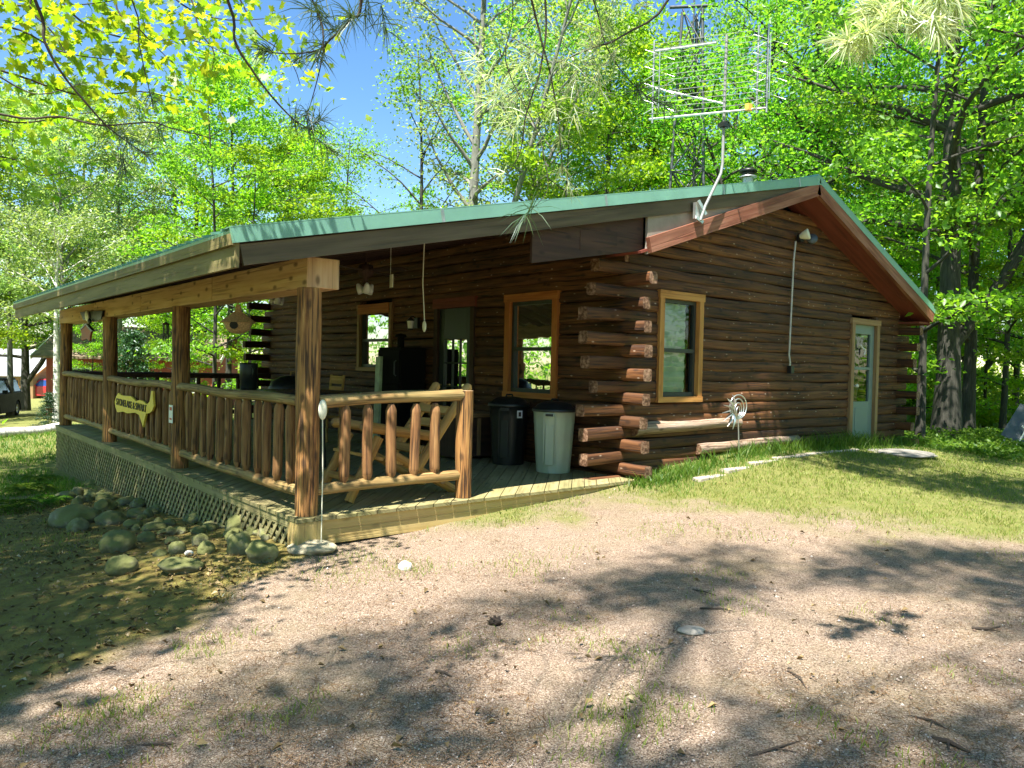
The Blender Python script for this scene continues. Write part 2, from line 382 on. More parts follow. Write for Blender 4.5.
# ------------------------------------------------------------------ terrain
CTRL = np.array([(-.12, .04, -.27), (-.12, 1.5, -.38), (-.12, 4.16, -.60), (-.12, 6.6, -.68), (-.12, 10.8, -.84),
    (.1, -.2, -.29), (1.8, -.2, -.19), (3.7, -.2, -.07), (4.5, -.2, -.01), (5.4, -.1, .08), (6.4, -.1, .17), (8, -.1, .18), (10, -.2, .13), (11.5, -.2, .07), (13.3, -.1, -.1),
    (11, -.8, .04), (16.4, .9, -.12), (22, 1.5, -.42), (14.3, -1.2, -.05), (-2.95, -6.3, -.30), (0, -4, -.25), (-1, -.8, -.36), (-2.2, -1.5, -.42),
    (-4, -3.5, -.45), (-4, 2, -.72), (-2, 3, -.6), (-3, 8, -.85), (-.5, 14.5, -.62), (.4, 22, -.85), (-8, 16, -1.15), (-.5, 30, -1.3), (3, 45, -1.7), (10, 70, -2.4), (-12, 45, -2.0), (-10, 0, -1.1), (5, -5, -.2), (3, -3, -.2), (7, -2.5, -.02), (10, -4, -.15), (20, -7, -.45),
    (8, 6, -.1), (4.5, 6, -.3), (12.5, 7, -.2), (12, 14, -.3), (5, 13, -.6), (2, 6, -.65), (30, 10, -.8), (25, 25, -.6), (12, 34, -.9), (-10, -14, -.4), (12, -14, -.4), (-25, 25, -1.2), (-25, -5, -1.2), (35, -10, -.8), (40, 35, -.8)])
def _tps(r2): return np.where(r2 > 1e-9, 0.5 * r2 * np.log(r2 + 1e-12), 0)
_n = len(CTRL); _P = CTRL[:, :2]; _K = _tps(((_P[:, None] - _P[None]) ** 2).sum(-1)) + np.eye(_n) * 0.02
_A = np.zeros((_n + 3, _n + 3)); _A[:_n, :_n] = _K; _A[:_n, _n] = 1; _A[:_n, _n + 1:] = _P; _A[_n, :_n] = 1; _A[_n + 1:, :_n] = _P.T
_w = np.linalg.solve(_A, np.concatenate([CTRL[:, 2], np.zeros(3)]))
def gz_np(x, y):
    x = np.asarray(x, float); y = np.asarray(y, float); sh = x.shape; x = x.ravel(); y = y.ravel(); out = np.empty(len(x))
    for i in range(0, len(x), 20000):
        q = np.stack([x[i:i + 20000], y[i:i + 20000]], 1)
        out[i:i + 20000] = _tps(((q[:, None] - _P[None]) ** 2).sum(-1)) @ _w[:_n] + _w[_n] + q @ _w[_n + 1:]
    d = np.hypot(x - 5, y - 8); f = np.clip((d - 65) / 40, 0, 1); f = f * f * (3 - 2 * f)
    out = np.clip(out, -3.2, 0.4) * (1 - f) - 2.6 * f
    return out.reshape(sh)
def gz(x, y): return float(gz_np(np.array([x]), np.array([y]))[0])
def ground_hit(u, v):
    r = ray(u, v); t = 1.0
    for _ in range(4000):
        p = CAM + r * t
        if p[2] < gz(p[0], p[1]): return p
        t += 0.02 + t * 0.004
    return p
def vnoise(x, y, s, seed=0):
    x = np.asarray(x) * s + seed * 17.3; y = np.asarray(y) * s + seed * 9.1
    xi = np.floor(x).astype(np.int64); yi = np.floor(y).astype(np.int64); fx = x - xi; fy = y - yi
    fx = fx * fx * (3 - 2 * fx); fy = fy * fy * (3 - 2 * fy)
    def h(a, b):
        n = (a * 374761393 + b * 668265263 + seed * 1013904223) & 0x7fffffff
        n = ((n ^ (n >> 13)) * 1274126177) & 0x7fffffff
        return (n % 100003) / 100003.0
    return (h(xi, yi) * (1 - fx) + h(xi + 1, yi) * fx) * (1 - fy) + (h(xi, yi + 1) * (1 - fx) + h(xi + 1, yi + 1) * fx) * fy
def sstep(a, b, x): t = np.clip((x - a) / (b - a), 0, 1); return t * t * (3 - 2 * t)
def side(x, y, p, q):
    dx, dy = q[0] - p[0], q[1] - p[1]; L = math.hypot(dx, dy)
    return (dx * (y - p[1]) - dy * (x - p[0])) / L
def segd(x, y, p, q):
    dx, dy = q[0] - p[0], q[1] - p[1]; t = np.clip(((x - p[0]) * dx + (y - p[1]) * dy) / (dx * dx + dy * dy), 0, 1)
    return np.hypot(x - p[0] - t * dx, y - p[1] - t * dy)
def masks(x, y):
    n1 = vnoise(x, y, 0.8, 1) - .5; n2 = vnoise(x, y, 2.6, 2) - .5; n3 = vnoise(x, y, 7.0, 3) - .5
    wv = n1 * 0.9 + n2 * 0.5 + n3 * 0.3
    lawn = sstep(-0.5, 1.1, side(x, y, (2.3, -.55), (5.3, -4.2)) + wv * 2.0)
    moss = sstep(-0.05, 0.14, side(x, y, (0.15, -.17), (-2.7, -2.0)) * -1 + (n2 * .22 + n3 * .16))
    moss = np.where((x < 0.35), moss, 0)
    farlawn = sstep(5.8, 7.2, y + wv * 1.2) * (x < 4)
    lawn = np.maximum(lawn * (x > 0.1), farlawn); lawn = np.maximum(lawn, sstep(5.5, 7.5, np.maximum(-x, 0) + wv))
    drive = 1 - sstep(0.9, 1.7, segd(x, y, (-9, 15.5), (0.5, 19.5)) + wv * .8)
    drive = np.maximum(drive, 1 - sstep(1.2, 2.2, segd(x, y, (-4, 24), (-1, 34)) + wv * .8))
    lawn = lawn * (1 - drive); moss = moss * (1 - farlawn)
    moss = np.maximum(moss, ((x > -.1) & (x < 4.3) & (y > 0) & (y < 11)) * 1.0)
    lawn = lawn * (1 - moss * (x < .3))
    return lawn, moss, drive

def coords(lo, hi, step, far, g=1.22):
    a = list(np.arange(lo, hi + 1e-6, step)); s = step; l = a[0]
    left = []; right = []
    while l > -far: s *= g; l -= s; left.append(l)
    s = step; r = a[-1]
    while r < far: s *= g; r += s; right.append(r)
    return np.array(left[::-1] + a + right)
gx = coords(-5.5, 14.5, 0.08, 600); gy = coords(-7.0, 9.0, 0.08, 600)
GX, GY = np.meshgrid(gx, gy); GZ = gz_np(GX, GY)
lawn, moss, drive = masks(GX, GY)
near = (np.hypot(GX - 2, GY + 1) < 22)
GZ = GZ + near * ((vnoise(GX, GY, 3.1, 6) - .5) * .022 + (vnoise(GX, GY, 8, 7) - .5) * .012 * (0.5 + 1.2 * moss + lawn))
nx, ny = len(gx), len(gy)
ii = np.arange(nx * ny).reshape(ny, nx)
F = np.stack([ii[:-1, :-1], ii[:-1, 1:], ii[1:, 1:], ii[1:, :-1]], -1).reshape(-1, 4)
def ground_mat():
    m, nt, b = newmat('ground_soil')
    at_ = nd(nt, 'ShaderNodeAttribute', attribute_name='mask'); sp = nd(nt, 'ShaderNodeSeparateColor'); nt.links.new(at_.outputs['Color'], sp.inputs[0])
    ge = nd(nt, 'ShaderNodeNewGeometry'); P = ge.outputs['Position']
    vo = nd(nt, 'ShaderNodeTexVoronoi', Scale=150.0); nt.links.new(P, vo.inputs[0])
    vo2 = nd(nt, 'ShaderNodeTexVoronoi', Scale=42.0); nt.links.new(P, vo2.inputs[0])
    nl = nd(nt, 'ShaderNodeTexNoise', Scale=0.9, Detail=5.0, Roughness=0.65); nt.links.new(P, nl.inputs[0])
    nm = nd(nt, 'ShaderNodeTexNoise', Scale=7.0, Detail=6.0, Roughness=0.7); nt.links.new(P, nm.inputs[0])
    nf = nd(nt, 'ShaderNodeTexNoise', Scale=55.0, Detail=4.0, Roughness=0.7); nt.links.new(P, nf.inputs[0])
    sv = nd(nt, 'ShaderNodeSeparateColor'); nt.links.new(vo.outputs['Color'], sv.inputs[0])
    g = ramp(nt, sv.outputs[0], [(0.0, (0.13, 0.088, 0.058)), (0.3, (0.27, 0.192, 0.138)), (0.65, (0.38, 0.28, 0.207)), (1.0, (0.56, 0.45, 0.36))])
    g = mixc(nt, mth(nt, 'MULTIPLY', ramp(nt, nm.outputs[0], [(0.42, (0, 0, 0)), (0.66, (1, 1, 1))]), 0.35), g, (0.25, 0.185, 0.125))
    g = mixc(nt, mth(nt, 'MULTIPLY', ramp(nt, nl.outputs[0], [(0.48, (0, 0, 0)), (0.70, (1, 1, 1))]), 0.4), g, (0.23, 0.20, 0.10))
    g = mixc(nt, mth(nt, 'MULTIPLY', ramp(nt, nf.outputs[0], [(0.58, (0, 0, 0)), (0.7, (1, 1, 1))]), 0.6), g, (0.08, 0.055, 0.035))
    l = ramp(nt, nm.outputs[0], [(0.3, (0.15, 0.18, 0.045)), (0.55, (0.25, 0.25, 0.075)), (0.75, (0.32, 0.26, 0.13))])
    l = mixc(nt, mth(nt, 'MULTIPLY', nf.outputs[0], 0.5), l, (0.16, 0.17, 0.05))
    s_ = ramp(nt, nm.outputs[0], [(0.3, (0.13, 0.09, 0.026)), (0.5, (0.24, 0.195, 0.05)), (0.7, (0.275, 0.26, 0.065))])
    s_ = mixc(nt, ramp(nt, nf.outputs[0], [(0.45, (0, 0, 0)), (0.75, (0.8, 0.8, 0.8))]), s_, (0.22, 0.165, 0.08))
    c = mixc(nt, sp.outputs[0], g, l); c = mixc(nt, sp.outputs[1], c, s_)
    nt.links.new(c, b.inputs['Base Color']); b.inputs['Roughness'].default_value = 0.95; b.inputs['Specular IOR Level'].default_value = 0.2
    h = mth(nt, 'ADD', mth(nt, 'MULTIPLY', vo.outputs['Distance'], -0.5), mth(nt, 'MULTIPLY', nf.outputs[0], 1.2)); bump(nt, h, 1.0, 0.02, b)
    return m
ground = np_mesh('ground', np.stack([GX, GY, GZ], -1).reshape(-1, 3), F, ground_mat(), smooth=True)
ca = ground.data.color_attributes.new('mask', 'FLOAT_COLOR', 'POINT')
ca.data.foreach_set('color', np.stack([lawn, moss, drive, np.ones_like(lawn)], -1).reshape(-1, 4).astype(np.float32).ravel())
tag(ground, kind='structure')

# ------------------------------------------------------------------ log cabin
ORG = (8.0, 5.6, 0.0)
cabin = empty('log_cabin', ORG, 'brown log cabin with green metal roof and a railed corner porch', 'cabin')
def part(mb, name, mats, parent=None, bevel=0.0):
    return mb.build(name, mats, cabin if parent is None else parent, ORG, bevel)
LM = [M_LOG, M_END]
ZB, HC = -0.05, 0.147
YW, XW, XR, YB = 0.2, 4.3, 11.9, 11.2
WIN2 = (4.87, 5.79, 0.92, 2.37)      # x0,x1,z0,z1 on the gable wall
DOOR2 = (9.98, 11.0, 0.12, 2.30)
WIN1 = (1.31, 2.43, 0.90, 2.38)      # y0,y1 on the porch wall
DOOR1 = (3.18, 4.28, 0.0, 2.37)
WIN0 = (5.63, 6.88, 1.20, 2.43)
def cut(a, b, z, r, opens):
    segs = [(a, b)]
    for (o0, o1, z0, z1) in opens:
        if z + r * .6 < z0 or z - r * .6 > z1: continue
        ns = []
        for s0, s1 in segs:
            if o1 - .03 <= s0 or o0 + .03 >= s1: ns.append((s0, s1)); continue
            if o0 + .03 - s0 > .02: ns.append((s0, o0 + .03))
            if s1 - o1 + .03 > .02: ns.append((o1 - .03, s1))
        segs = ns
    return segs
rl = lambda z: 4.15 + (z - 2.78) / 0.335
rr_ = lambda z: 12.25 - (z - 2.42) / 0.405
lg = MB(); bk = MB()
for i in range(29):
    z = ZB + HC * i; r = 0.0735 + RNG.uniform(-.003, .005)
    for which, mb, yc, ops in (('f', lg, YW, [WIN2, DOOR2]), ('b', bk, YB, [])):
        sgn = 1
        if z < 2.62:
            if i % 2 == 0: a, b = 3.70 + RNG.uniform(-.14, .12), 12.35 + RNG.uniform(-.12, .12)
            else: a, b = XW + .06, XR - .06
        else:
            a, b = max(rl(z), XW), min(rr_(z), XR + .3)
            if b - a < .5 or z > 3.9: continue
        for s0, s1 in cut(a, b, z, r, ops):
            mb.log((s0, yc + RNG.uniform(-.008, .008), z), (s1, yc + RNG.uniform(-.008, .008), z + RNG.uniform(-.01, .01)), r, 16, .22, .03, .012, pw=7.0)
M_LEDGE = wood('weathered_sunlit_log', (0.13, 0.075, 0.045), (0.27, 0.18, 0.12), (0.42, 0.32, 0.25), crack=0.8, vary=0.2, bumpd=0.008)  # weathered log wood, paled further to paint in the sunlit strip
part(lg, 'gable_wall', LM)
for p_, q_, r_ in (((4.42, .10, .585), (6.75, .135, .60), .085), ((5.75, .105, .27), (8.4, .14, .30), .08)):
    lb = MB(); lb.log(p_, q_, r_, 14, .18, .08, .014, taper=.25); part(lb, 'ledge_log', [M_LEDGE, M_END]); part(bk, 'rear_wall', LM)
sl = MB(); er = MB()
for i in range(25):
    z = ZB + HC * i; r = 0.0735 + RNG.uniform(-.003, .005)
    for mb, xc, ops in ((sl, XW, [WIN1, DOOR1, WIN0]), (er, XR, [])):
        if i % 2 == 1: a, b = -.2 + RNG.uniform(-.07, .07), 11.55 + RNG.uniform(-.07, .07)
        else: a, b = YW + .06, YB - .06
        if z > 2.62: a, b = YW - .06, YB
        if mb is er and z > 2.4: continue
        for s0, s1 in cut(a, b, z, r, ops):
            mb.log((xc + RNG.uniform(-.008, .008), s0, z), (xc, s1, z + RNG.uniform(-.01, .01)), r, 16, .25, .03, .012, pw=7.0)
part(sl, 'porch_wall', LM); part(er, 'side_wall', LM)

# roof
RN = -0.3; RF = 11.55
EAVE = Vector((-.8, 0, 2.36)); RIDGE = Vector((8.0, 0, 4.28)); REAVE = Vector((12.3, 0, 2.58))
def slab(mb, a, b, off0, off1, y0, y1, mi=0):
    d = (b - a).normalized(); n = Vector((-d.z, 0, d.x))
    if n.z < 0: n = -n
    A0, B0 = a + n * off0, b + n * off0; A1, B1 = a + n * off1, b + n * off1
    L = (b - a).length
    vs = [(p.x, y, p.z) for y in (y0, y1) for p in (A0, B0, B1, A1)]
    fs = [(0, 1, 2, 3), (7, 6, 5, 4), (0, 4, 5, 1), (3, 2, 6, 7), (0, 3, 7, 4), (1, 5, 6, 2)]
    h = off1 - off0; o = RNG.random() * 5
    uvs = [((0, 0), (0, L), (h, L), (h, 0)), ((h, 0), (h, L), (0, L), (0, 0)), ((o, 0), (o + y1 - y0, 0), (o + y1 - y0, L), (o, L)), ((o, 0), (o, L), (o + y1 - y0, L), (o + y1 - y0, 0)), ((0, 0), (h, 0), (h, 1), (0, 1)), ((0, 0), (0, 1), (h, 1), (h, 0))]
    uvs = [tuple((u + o, v + o) for u, v in q) for q in uvs]
    mb.add(vs, fs, uvs, mi)
rf = MB()
slab(rf, EAVE, RIDGE, -.03, 0, RN + .01, RF, 0); slab(rf, RIDGE, REAVE, -.03, 0, RN + .01, RF, 0)
y = RN + .15
while y < RF - .05:        # standing ribs of the metal sheets
    slab(rf, EAVE + Vector((-.02, 0, 0)), RIDGE, 0.001, .022, y - .018, y + .018, 0); slab(rf, RIDGE, REAVE, 0.001, .022, y - .018, y + .018, 0)
    y += .225
rf.tube([(8.0, RN - .005, 4.292), (8.0, RF, 4.292)], .05, 8, 0, 0)
roof = part(rf, 'roof', [M_GREEN])
sm_ = MB()
for t_ in (.22, .47, .72, .93):
    a_ = EAVE.lerp(RIDGE, t_); slab(sm_, a_, EAVE.lerp(RIDGE, t_ + .004), -.104, .016, RN - .0375, RN - .0355)
part(sm_, 'trim_seams', [M_GALV], roof)['kind'] = 'stuff'
tr = MB()
slab(tr, EAVE + Vector((-.01, 0, 0)), RIDGE, -.105, .014, RN - .035, RN - .002)
slab(tr, RIDGE, REAVE, -.085, .014, RN - .035, RN - .002)
slab(tr, EAVE + Vector((-.01, 0, 0)), RIDGE, .015, .024, RN - .036, RN + .12); slab(tr, RIDGE, REAVE, .015, .024, RN - .036, RN + .12)
part(tr, 'gable_trim', [M_GREEN], roof)
fa = MB()
slab(fa, EAVE + Vector((.05, 0, 0)), RIDGE, -.27, -.106, RN, RN + .035)
part(fa, 'gable_fascia', [M_FASC], roof)
inf = MB()   # board filling between the porch roof and the old gable rake
p4 = [(4.16, 3.18), (7.85, 4.0), (7.85, 3.99), (4.16, 2.72)]
inf.prism(p4, lambda a, b, t: (a, t, b), RN + .036, RN + .07)
part(inf, 'infill_board', [plain('sunlit_infill', (0.26, 0.23, 0.19), 0.7, var=0.2, scale=4)], roof)  # fascia board colour lightened to paint in its sunlit patch
rk = MB()
slab(rk, Vector((4.12, 0, 2.91)), Vector((7.98, 0, 4.2)), -.185, 0, RN - .03, RN + .03)
part(rk, 'rake_board', [M_RED], roof)
rk = MB()
slab(rk, Vector((7.99, 0, 4.195)), Vector((12.27, 0, 2.5)), -.175, 0, RN - .03, RN + .03)
part(rk, 'rake_board', [M_RED], roof)
sf = MB()
slab(sf, Vector((8.0, 0, 4.2)), Vector((12.25, 0, 2.51)), -.16, -.13, RN + .031, YW + .1)
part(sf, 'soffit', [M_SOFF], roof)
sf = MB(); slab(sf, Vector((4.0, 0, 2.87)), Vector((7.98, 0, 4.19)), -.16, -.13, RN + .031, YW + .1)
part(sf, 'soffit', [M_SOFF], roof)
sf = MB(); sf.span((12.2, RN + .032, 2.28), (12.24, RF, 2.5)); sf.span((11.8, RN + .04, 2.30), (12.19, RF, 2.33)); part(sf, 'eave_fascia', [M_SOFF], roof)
ev = MB(); ev.span((-.80, RN + .002, 2.245), (-.765, RF, 2.335)); ev.span((-.765, RN + .002, 2.075), (-.73, RF, 2.275))
part(ev, 'eave_fascia', [M_EAVE], roof)
ce = MB()
d = (RIDGE - EAVE).normalized()
for k in range(22):          # ceiling boards, run along the porch
    a = EAVE + d * (.08 + k * .24); b = EAVE + d * (.08 + k * .24 + .232)
    slab(ce, a, b, -.062, -.038, RN + .04, RF - .02)
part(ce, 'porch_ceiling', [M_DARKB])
for k in range(19):
    yy = 0.32 + k * .61
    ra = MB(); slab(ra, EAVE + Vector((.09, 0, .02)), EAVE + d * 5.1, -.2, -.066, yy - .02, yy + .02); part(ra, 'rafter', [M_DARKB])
pn = MB()
pn.prism([(2.4, 2.44), (4.16, 2.77), (4.16, 3.2), (2.4, 2.82)], lambda a, b, t: (a, t, b), -.20, -.165)
pn.prism([(3.1, 2.66), (3.7, 2.77), (3.7, 3.0), (3.1, 2.87)], lambda a, b, t: (a, t, b), -.206, -.201)
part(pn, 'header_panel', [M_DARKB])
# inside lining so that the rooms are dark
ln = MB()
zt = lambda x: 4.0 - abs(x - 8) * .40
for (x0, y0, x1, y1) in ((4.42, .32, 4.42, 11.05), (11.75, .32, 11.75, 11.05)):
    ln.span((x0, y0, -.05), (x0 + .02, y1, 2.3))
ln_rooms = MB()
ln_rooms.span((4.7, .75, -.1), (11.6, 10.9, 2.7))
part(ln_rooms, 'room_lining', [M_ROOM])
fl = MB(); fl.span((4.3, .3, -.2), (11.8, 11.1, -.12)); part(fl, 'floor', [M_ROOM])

# windows and doors ------------------------------------------------
def wallmap(kind):
    if kind == 'gable': return lambda u, n, z: (u, YW - .078 - n, z)
    return lambda u, n, z: (XW - .078 - n, u, z)
def wbox(mb, T, u0, u1, n0, n1, z0, z1, mi=0):
    a, b = T(u0, n0, z0), T(u1, n1, z1)
    mb.span([min(a[i], b[i]) for i in range(3)], [max(a[i], b[i]) for i in range(3)], mi)
def window(T, w, fm, sm, blind, bz, fw=.09, label=None, blind_fold=True, flip=False):
    u0, u1, z0, z1 = w
    f = MB()
    wbox(f, T, u0, u0 + fw, -.14, .035, z0 + fw * .8, z1 - fw); wbox(f, T, u1 - fw, u1, -.14, .035, z0 + fw * .8, z1 - fw)
    wbox(f, T, u0 - .015, u1 + .015, -.14, .042, z1 - fw, z1 + .01); wbox(f, T, u0 - .01, u1 + .01, -.14, .045, z0, z0 + fw * .8)
    win = part(f, 'window', [fm])
    if label: win['label'] = label
    s = MB(); i0, i1, j0, j1 = u0 + fw, u1 - fw, z0 + fw * .8, z1 - fw; zm = (j0 + j1) / 2 - .03
    for (a, b, c, d_, n0, n1) in ((i0, i0 + .045, j0, j1, -.10, -.03), (i1 - .045, i1, j0, j1, -.10, -.03), (i0 + .045, i1 - .045, j1 - .05, j1, -.10, -.03), (i0 + .045, i1 - .045, j0, j0 + .055, -.10, -.025), (i0 + .045, i1 - .045, zm - .025, zm + .025, -.10, -.02)):
        wbox(s, T, a, b, n0, n1, c, d_)
    part(s, 'sash', [sm], win)
    g = MB()
    for n, c, d_ in ((-.075, j0 + .055, zm - .025), (-.06, zm + .025, j1 - .05)):
        g.add([T(i0 + .045, n, c), T(i1 - .045, n, c), T(i1 - .045, n, d_), T(i0 + .045, n, d_)], [(0, 1, 2, 3)], [((0, 0), (1, 0), (1, 1), (0, 1))])
    part(g, 'pane', [M_GLASS], win)
    if blind:
        b = MB(); n = 9
        for k in range(n):   # softly folded cloth blind
            za = j1 - (j1 - bz) * k / n; zb = j1 - (j1 - bz) * (k + 1) / n
            x0, x1 = i0 + .05, i1 - .05 - (.09 if flip else 0)
            if flip == 2: x0 += .1
            b.add([T(x0, -.105, za), T(x1, -.105, za), T(x1, -.092, (za + zb) / 2), T(x0, -.092, (za + zb) / 2), T(x1, -.11, zb), T(x0, -.11, zb)],
                  [(0, 1, 2, 3), (3, 2, 4, 5)], [((0, 0),) * 4, ((0, 0),) * 4])
        part(b, 'blind', [blind], win)
    return win
TG, TP = wallmap('gable'), wallmap('porch')
window(TG, WIN2, M_TRIM, M_SASH, M_BLIND, 1.05, label='window with honey coloured trim and pale green blind', flip=True)
window(TP, WIN1, M_TRIMO, M_SASH, M_BLIND2, 1.66, .10, label='orange trimmed window with half lowered tan blind')
window(TP, WIN0, M_DTRIM, M_SASH, M_BLIND2, 2.1, .09, label='far porch window with one pale orange head board')
hb = MB(); wbox(hb, TP, WIN0[0] + .06, WIN0[1] - .06, .046, .06, WIN0[3] - .17, WIN0[3] + .01); part(hb, 'head_board', [M_TRIMO])
# gable storm door
f = MB(); u0, u1, z0, z1 = DOOR2
wbox(f, TG, u0, u0 + .1, -.14, .04, z0, z1 - .09); wbox(f, TG, u1 - .1, u1, -.14, .04, z0, z1 - .09); wbox(f, TG, u0 - .02, u1 + .02, -.14, .047, z1 - .09, z1 + .01)
dr = part(f, 'door_frame', [M_DTRIM])
f = MB(); a, b, c, d_ = u0 + .1, u1 - .1, z0 + .02, z1 - .09
wbox(f, TG, a, a + .13, -.08, -.02, c, d_); wbox(f, TG, b - .13, b, -.08, -.02, c, d_); wbox(f, TG, a + .13, b - .13, -.08, -.02, c, c + .72)
wbox(f, TG, a + .13, b - .13, -.08, -.02, d_ - .16, d_); wbox(f, TG, a + .13, b - .13, -.08, -.015, c + 1.28, c + 1.33)
wbox(f, TG, a + .18, b - .18, -.02, -.012, c + .1, c + .62)
dl = part(f, 'door', [M_DOORG], bevel=.006); dl['label'] = 'grey green storm door with two glass panes'
f = MB(); n = -.05
for z_a, z_b in ((c + .72, c + 1.28), (c + 1.33, d_ - .16)):
    f.add([TG(a + .13, n, z_a), TG(b - .13, n, z_a), TG(b - .13, n, z_b), TG(a + .13, n, z_b)], [(0, 1, 2, 3)], [((0, 0), (1, 0), (1, 1), (0, 1))])
part(f, 'pane', [M_GLASS], dl)
f = MB(); f.tube([TG(a + .07, -.02, c + 1.0), TG(a + .07, .05, c + 1.0)], .012, 8); f.sphere(TG(a + .07, .06, c + 1.0), .032); part(f, 'handle', [M_CREAM], dl)
f = MB(); f.tube([TG(a + .3, -.01, d_ - .35), TG(a + .36, .01, d_ - .42), TG(a + .46, .0, d_ - .42), TG(a + .44, -.005, d_ - .52)], .012, 6); part(f, 'lace_curtain', [M_WHITE], dl)
# porch door
f = MB(); u0, u1, z0, z1 = DOOR1
wbox(f, TP, u0, u0 + .1, -.14, .03, z0, z1 - .11); wbox(f, TP, u1 - .1, u1, -.14, .03, z0, z1 - .11)
df = part(f, 'door_frame', [M_DARKB])
f = MB(); wbox(f, TP, u0 - .03, u1 + .03, -.14, .04, z1 - .11, z1 + .05); part(f, 'door_head', [M_SOFF], df)
f = MB(); a, b, c, d_ = u0 + .1, u1 - .1, z0 + .02, z1 - .11
wbox(f, TP, a, a + .14, -.08, -.02, c, d_); wbox(f, TP, b - .14, b, -.08, -.02, c, d_); wbox(f, TP, a + .14, b - .14, -.08, -.02, c, c + .6); wbox(f, TP, a + .14, b - .14, -.08, -.02, d_ - .5, d_)
for k in (1, 2): wbox(f, TP, a + .14 + (b - a - .28) * k / 3 - .012, a + .14 + (b - a - .28) * k / 3 + .012, -.07, -.035, c + .6, d_ - .5)
for k in (1, 2): wbox(f, TP, a + .14, b - .14, -.068, -.037, c + .6 + (d_ - c - 1.1) * k / 3 - .012, c + .6 + (d_ - c - 1.1) * k / 3 + .012)
dd = part(f, 'door', [M_DOORD], bevel=.005); dd['label'] = 'dark porch door with small square panes'
f = MB(); f.add([TP(a + .14, -.055, c + .6), TP(b - .14, -.055, c + .6), TP(b - .14, -.055, d_ - .5), TP(a + .14, -.055, d_ - .5)], [(0, 1, 2, 3)], [((0, 0), (1, 0), (1, 1), (0, 1))]); part(f, 'pane', [M_GLASS], dd)
f = MB(); f.tube([TP(b - .07, -.02, c + 1.0), TP(b - .07, .05, c + 1.0)], .014, 8); f.sphere(TP(b - .07, .06, c + 1.0), .034); part(f, 'handle', [plain('brass', (.6, .42, .14), .3, .9)], dd)

# porch structure ----------------------------------------------------
dk = MB()
def clip(poly, xa, xb, ya, yb):
    for ax, lim, keep in ((0, xa, 1), (0, xb, -1), (1, ya, 1), (1, yb, -1)):
        out = []
        for i in range(len(poly)):
            p, q = poly[i], poly[(i + 1) % len(poly)]
            pi, qi = (p[ax] - lim) * keep >= 0, (q[ax] - lim) * keep >= 0
            if pi: out.append(p)
            if pi != qi:
                t = (lim - p[ax]) / (q[ax] - p[ax]); out.append((p[0] + t * (q[0] - p[0]), p[1] + t * (q[1] - p[1])))
        poly = out
        if len(poly) < 3: return None
    return poly
DX0, DX1, DY0, DY1 = -.15, 4.215, -.16, 11.02
s = -12.0; r2 = math.sqrt(.5)
while s < 6:
    w = .138
    pl = [((s) * r2 + t * r2, -s * r2 + t * r2) for t in (-20, 20)] + [((s + w) * r2 + t * r2, -(s + w) * r2 + t * r2) for t in (20, -20)]
    q = clip(pl, DX0, DX1, DY0, DY1)
    if q:
        area = sum(q[i][0] * q[(i + 1) % len(q)][1] - q[(i + 1) % len(q)][0] * q[i][1] for i in range(len(q)))
        if area < 0: q = q[::-1]
        zz = RNG.uniform(-.002, .002)
        b0 = len(dk.v); dk.prism(q, lambda a_, b_, t: (a_, b_, t), -.032, zz)
        # grain follows the board
        nfc = 2 + len(q); o = RNG.random() * 9
        for k in range(len(dk.f) - nfc, len(dk.f)):
            dk.uv[k] = tuple(((dk.v[i][0] - dk.v[i][1]) * r2 + o + dk.v[i][2], (dk.v[i][0] + dk.v[i][1]) * r2 + o * 3) for i in dk.f[k])
    s += .146
deck = part(dk, 'deck', [M_DECK])
sk_ = MB(); sk_.span((.02, -.13, -.25), (3.95, -.095, -.034)); part(sk_, 'deck_skirt', [M_SKIRT])
sk_ = MB(); sk_.span((-.14, .06, -.105), (-.105, 11.0, -.034)); part(sk_, 'deck_skirt', [M_DECK])
jb = MB(); jb.span((-.145, -.155, -.285), (.10, .055, -.034)); part(jb, 'post_block', [M_SKIRT], bevel=.006)
un = MB(); un.span((-.05, -.02, -1.2), (4.1, -.0, -.04)); un.span((-.02, 0.05, -1.2), (0.0, 11, -.11)); part(un, 'under_deck_shade', [M_ROOM])  # near-black upright sheets behind skirt and lattice, standing in for under-deck shade
# lattice
la = MB()
def zbot(yv): return float(np.interp(yv, [0, 1.5, 4.16, 6.6, 10.8], [-.30, -.41, -.64, -.72, -.88]))
ang = math.radians(46)
for lay, sg in ((0, 1), (1, -1)):
    y = -2.0
    while y < 13:
        dirv = (sg * math.cos(ang), math.sin(ang)); w = .0195
        nrm = (-dirv[1], dirv[0])
        pl = [(y + nrm[0] * w - dirv[0] * 3, -.5 + nrm[1] * w - dirv[1] * 3), (y - nrm[0] * w - dirv[0] * 3, -.5 - nrm[1] * w - dirv[1] * 3), (y - nrm[0] * w + dirv[0] * 3, -.5 - nrm[1] * w + dirv[1] * 3), (y + nrm[0] * w + dirv[0] * 3, -.5 + nrm[1] * w + dirv[1] * 3)]
        q = clip(pl, .06, 11.0, zbot(min(max(y, 0), 10.8)), -.106)
        if q and len(q) > 2:
            x0 = -.118 - lay * .011; la.prism(q, lambda a_, b_, t: (t, a_, b_), x0 - .009, x0)
        y += .128
for yy in (2.44, 4.88, 7.3, 9.75): la.span((-.146, yy - .02, zbot(yy)), (-.139, yy + .02, -.106))
part(la, 'lattice', [M_LATT])
bm = MB()
for y0, y1 in ((-.10, 2.3), (2.3, 5.2), (5.2, 8.1), (8.1, 11.15)):
    bm.span((-.07, y0 + .003, 1.99), (.235, y1 - .003, 2.255))
part(bm, 'porch_beam', [M_BEAM], bevel=.008)
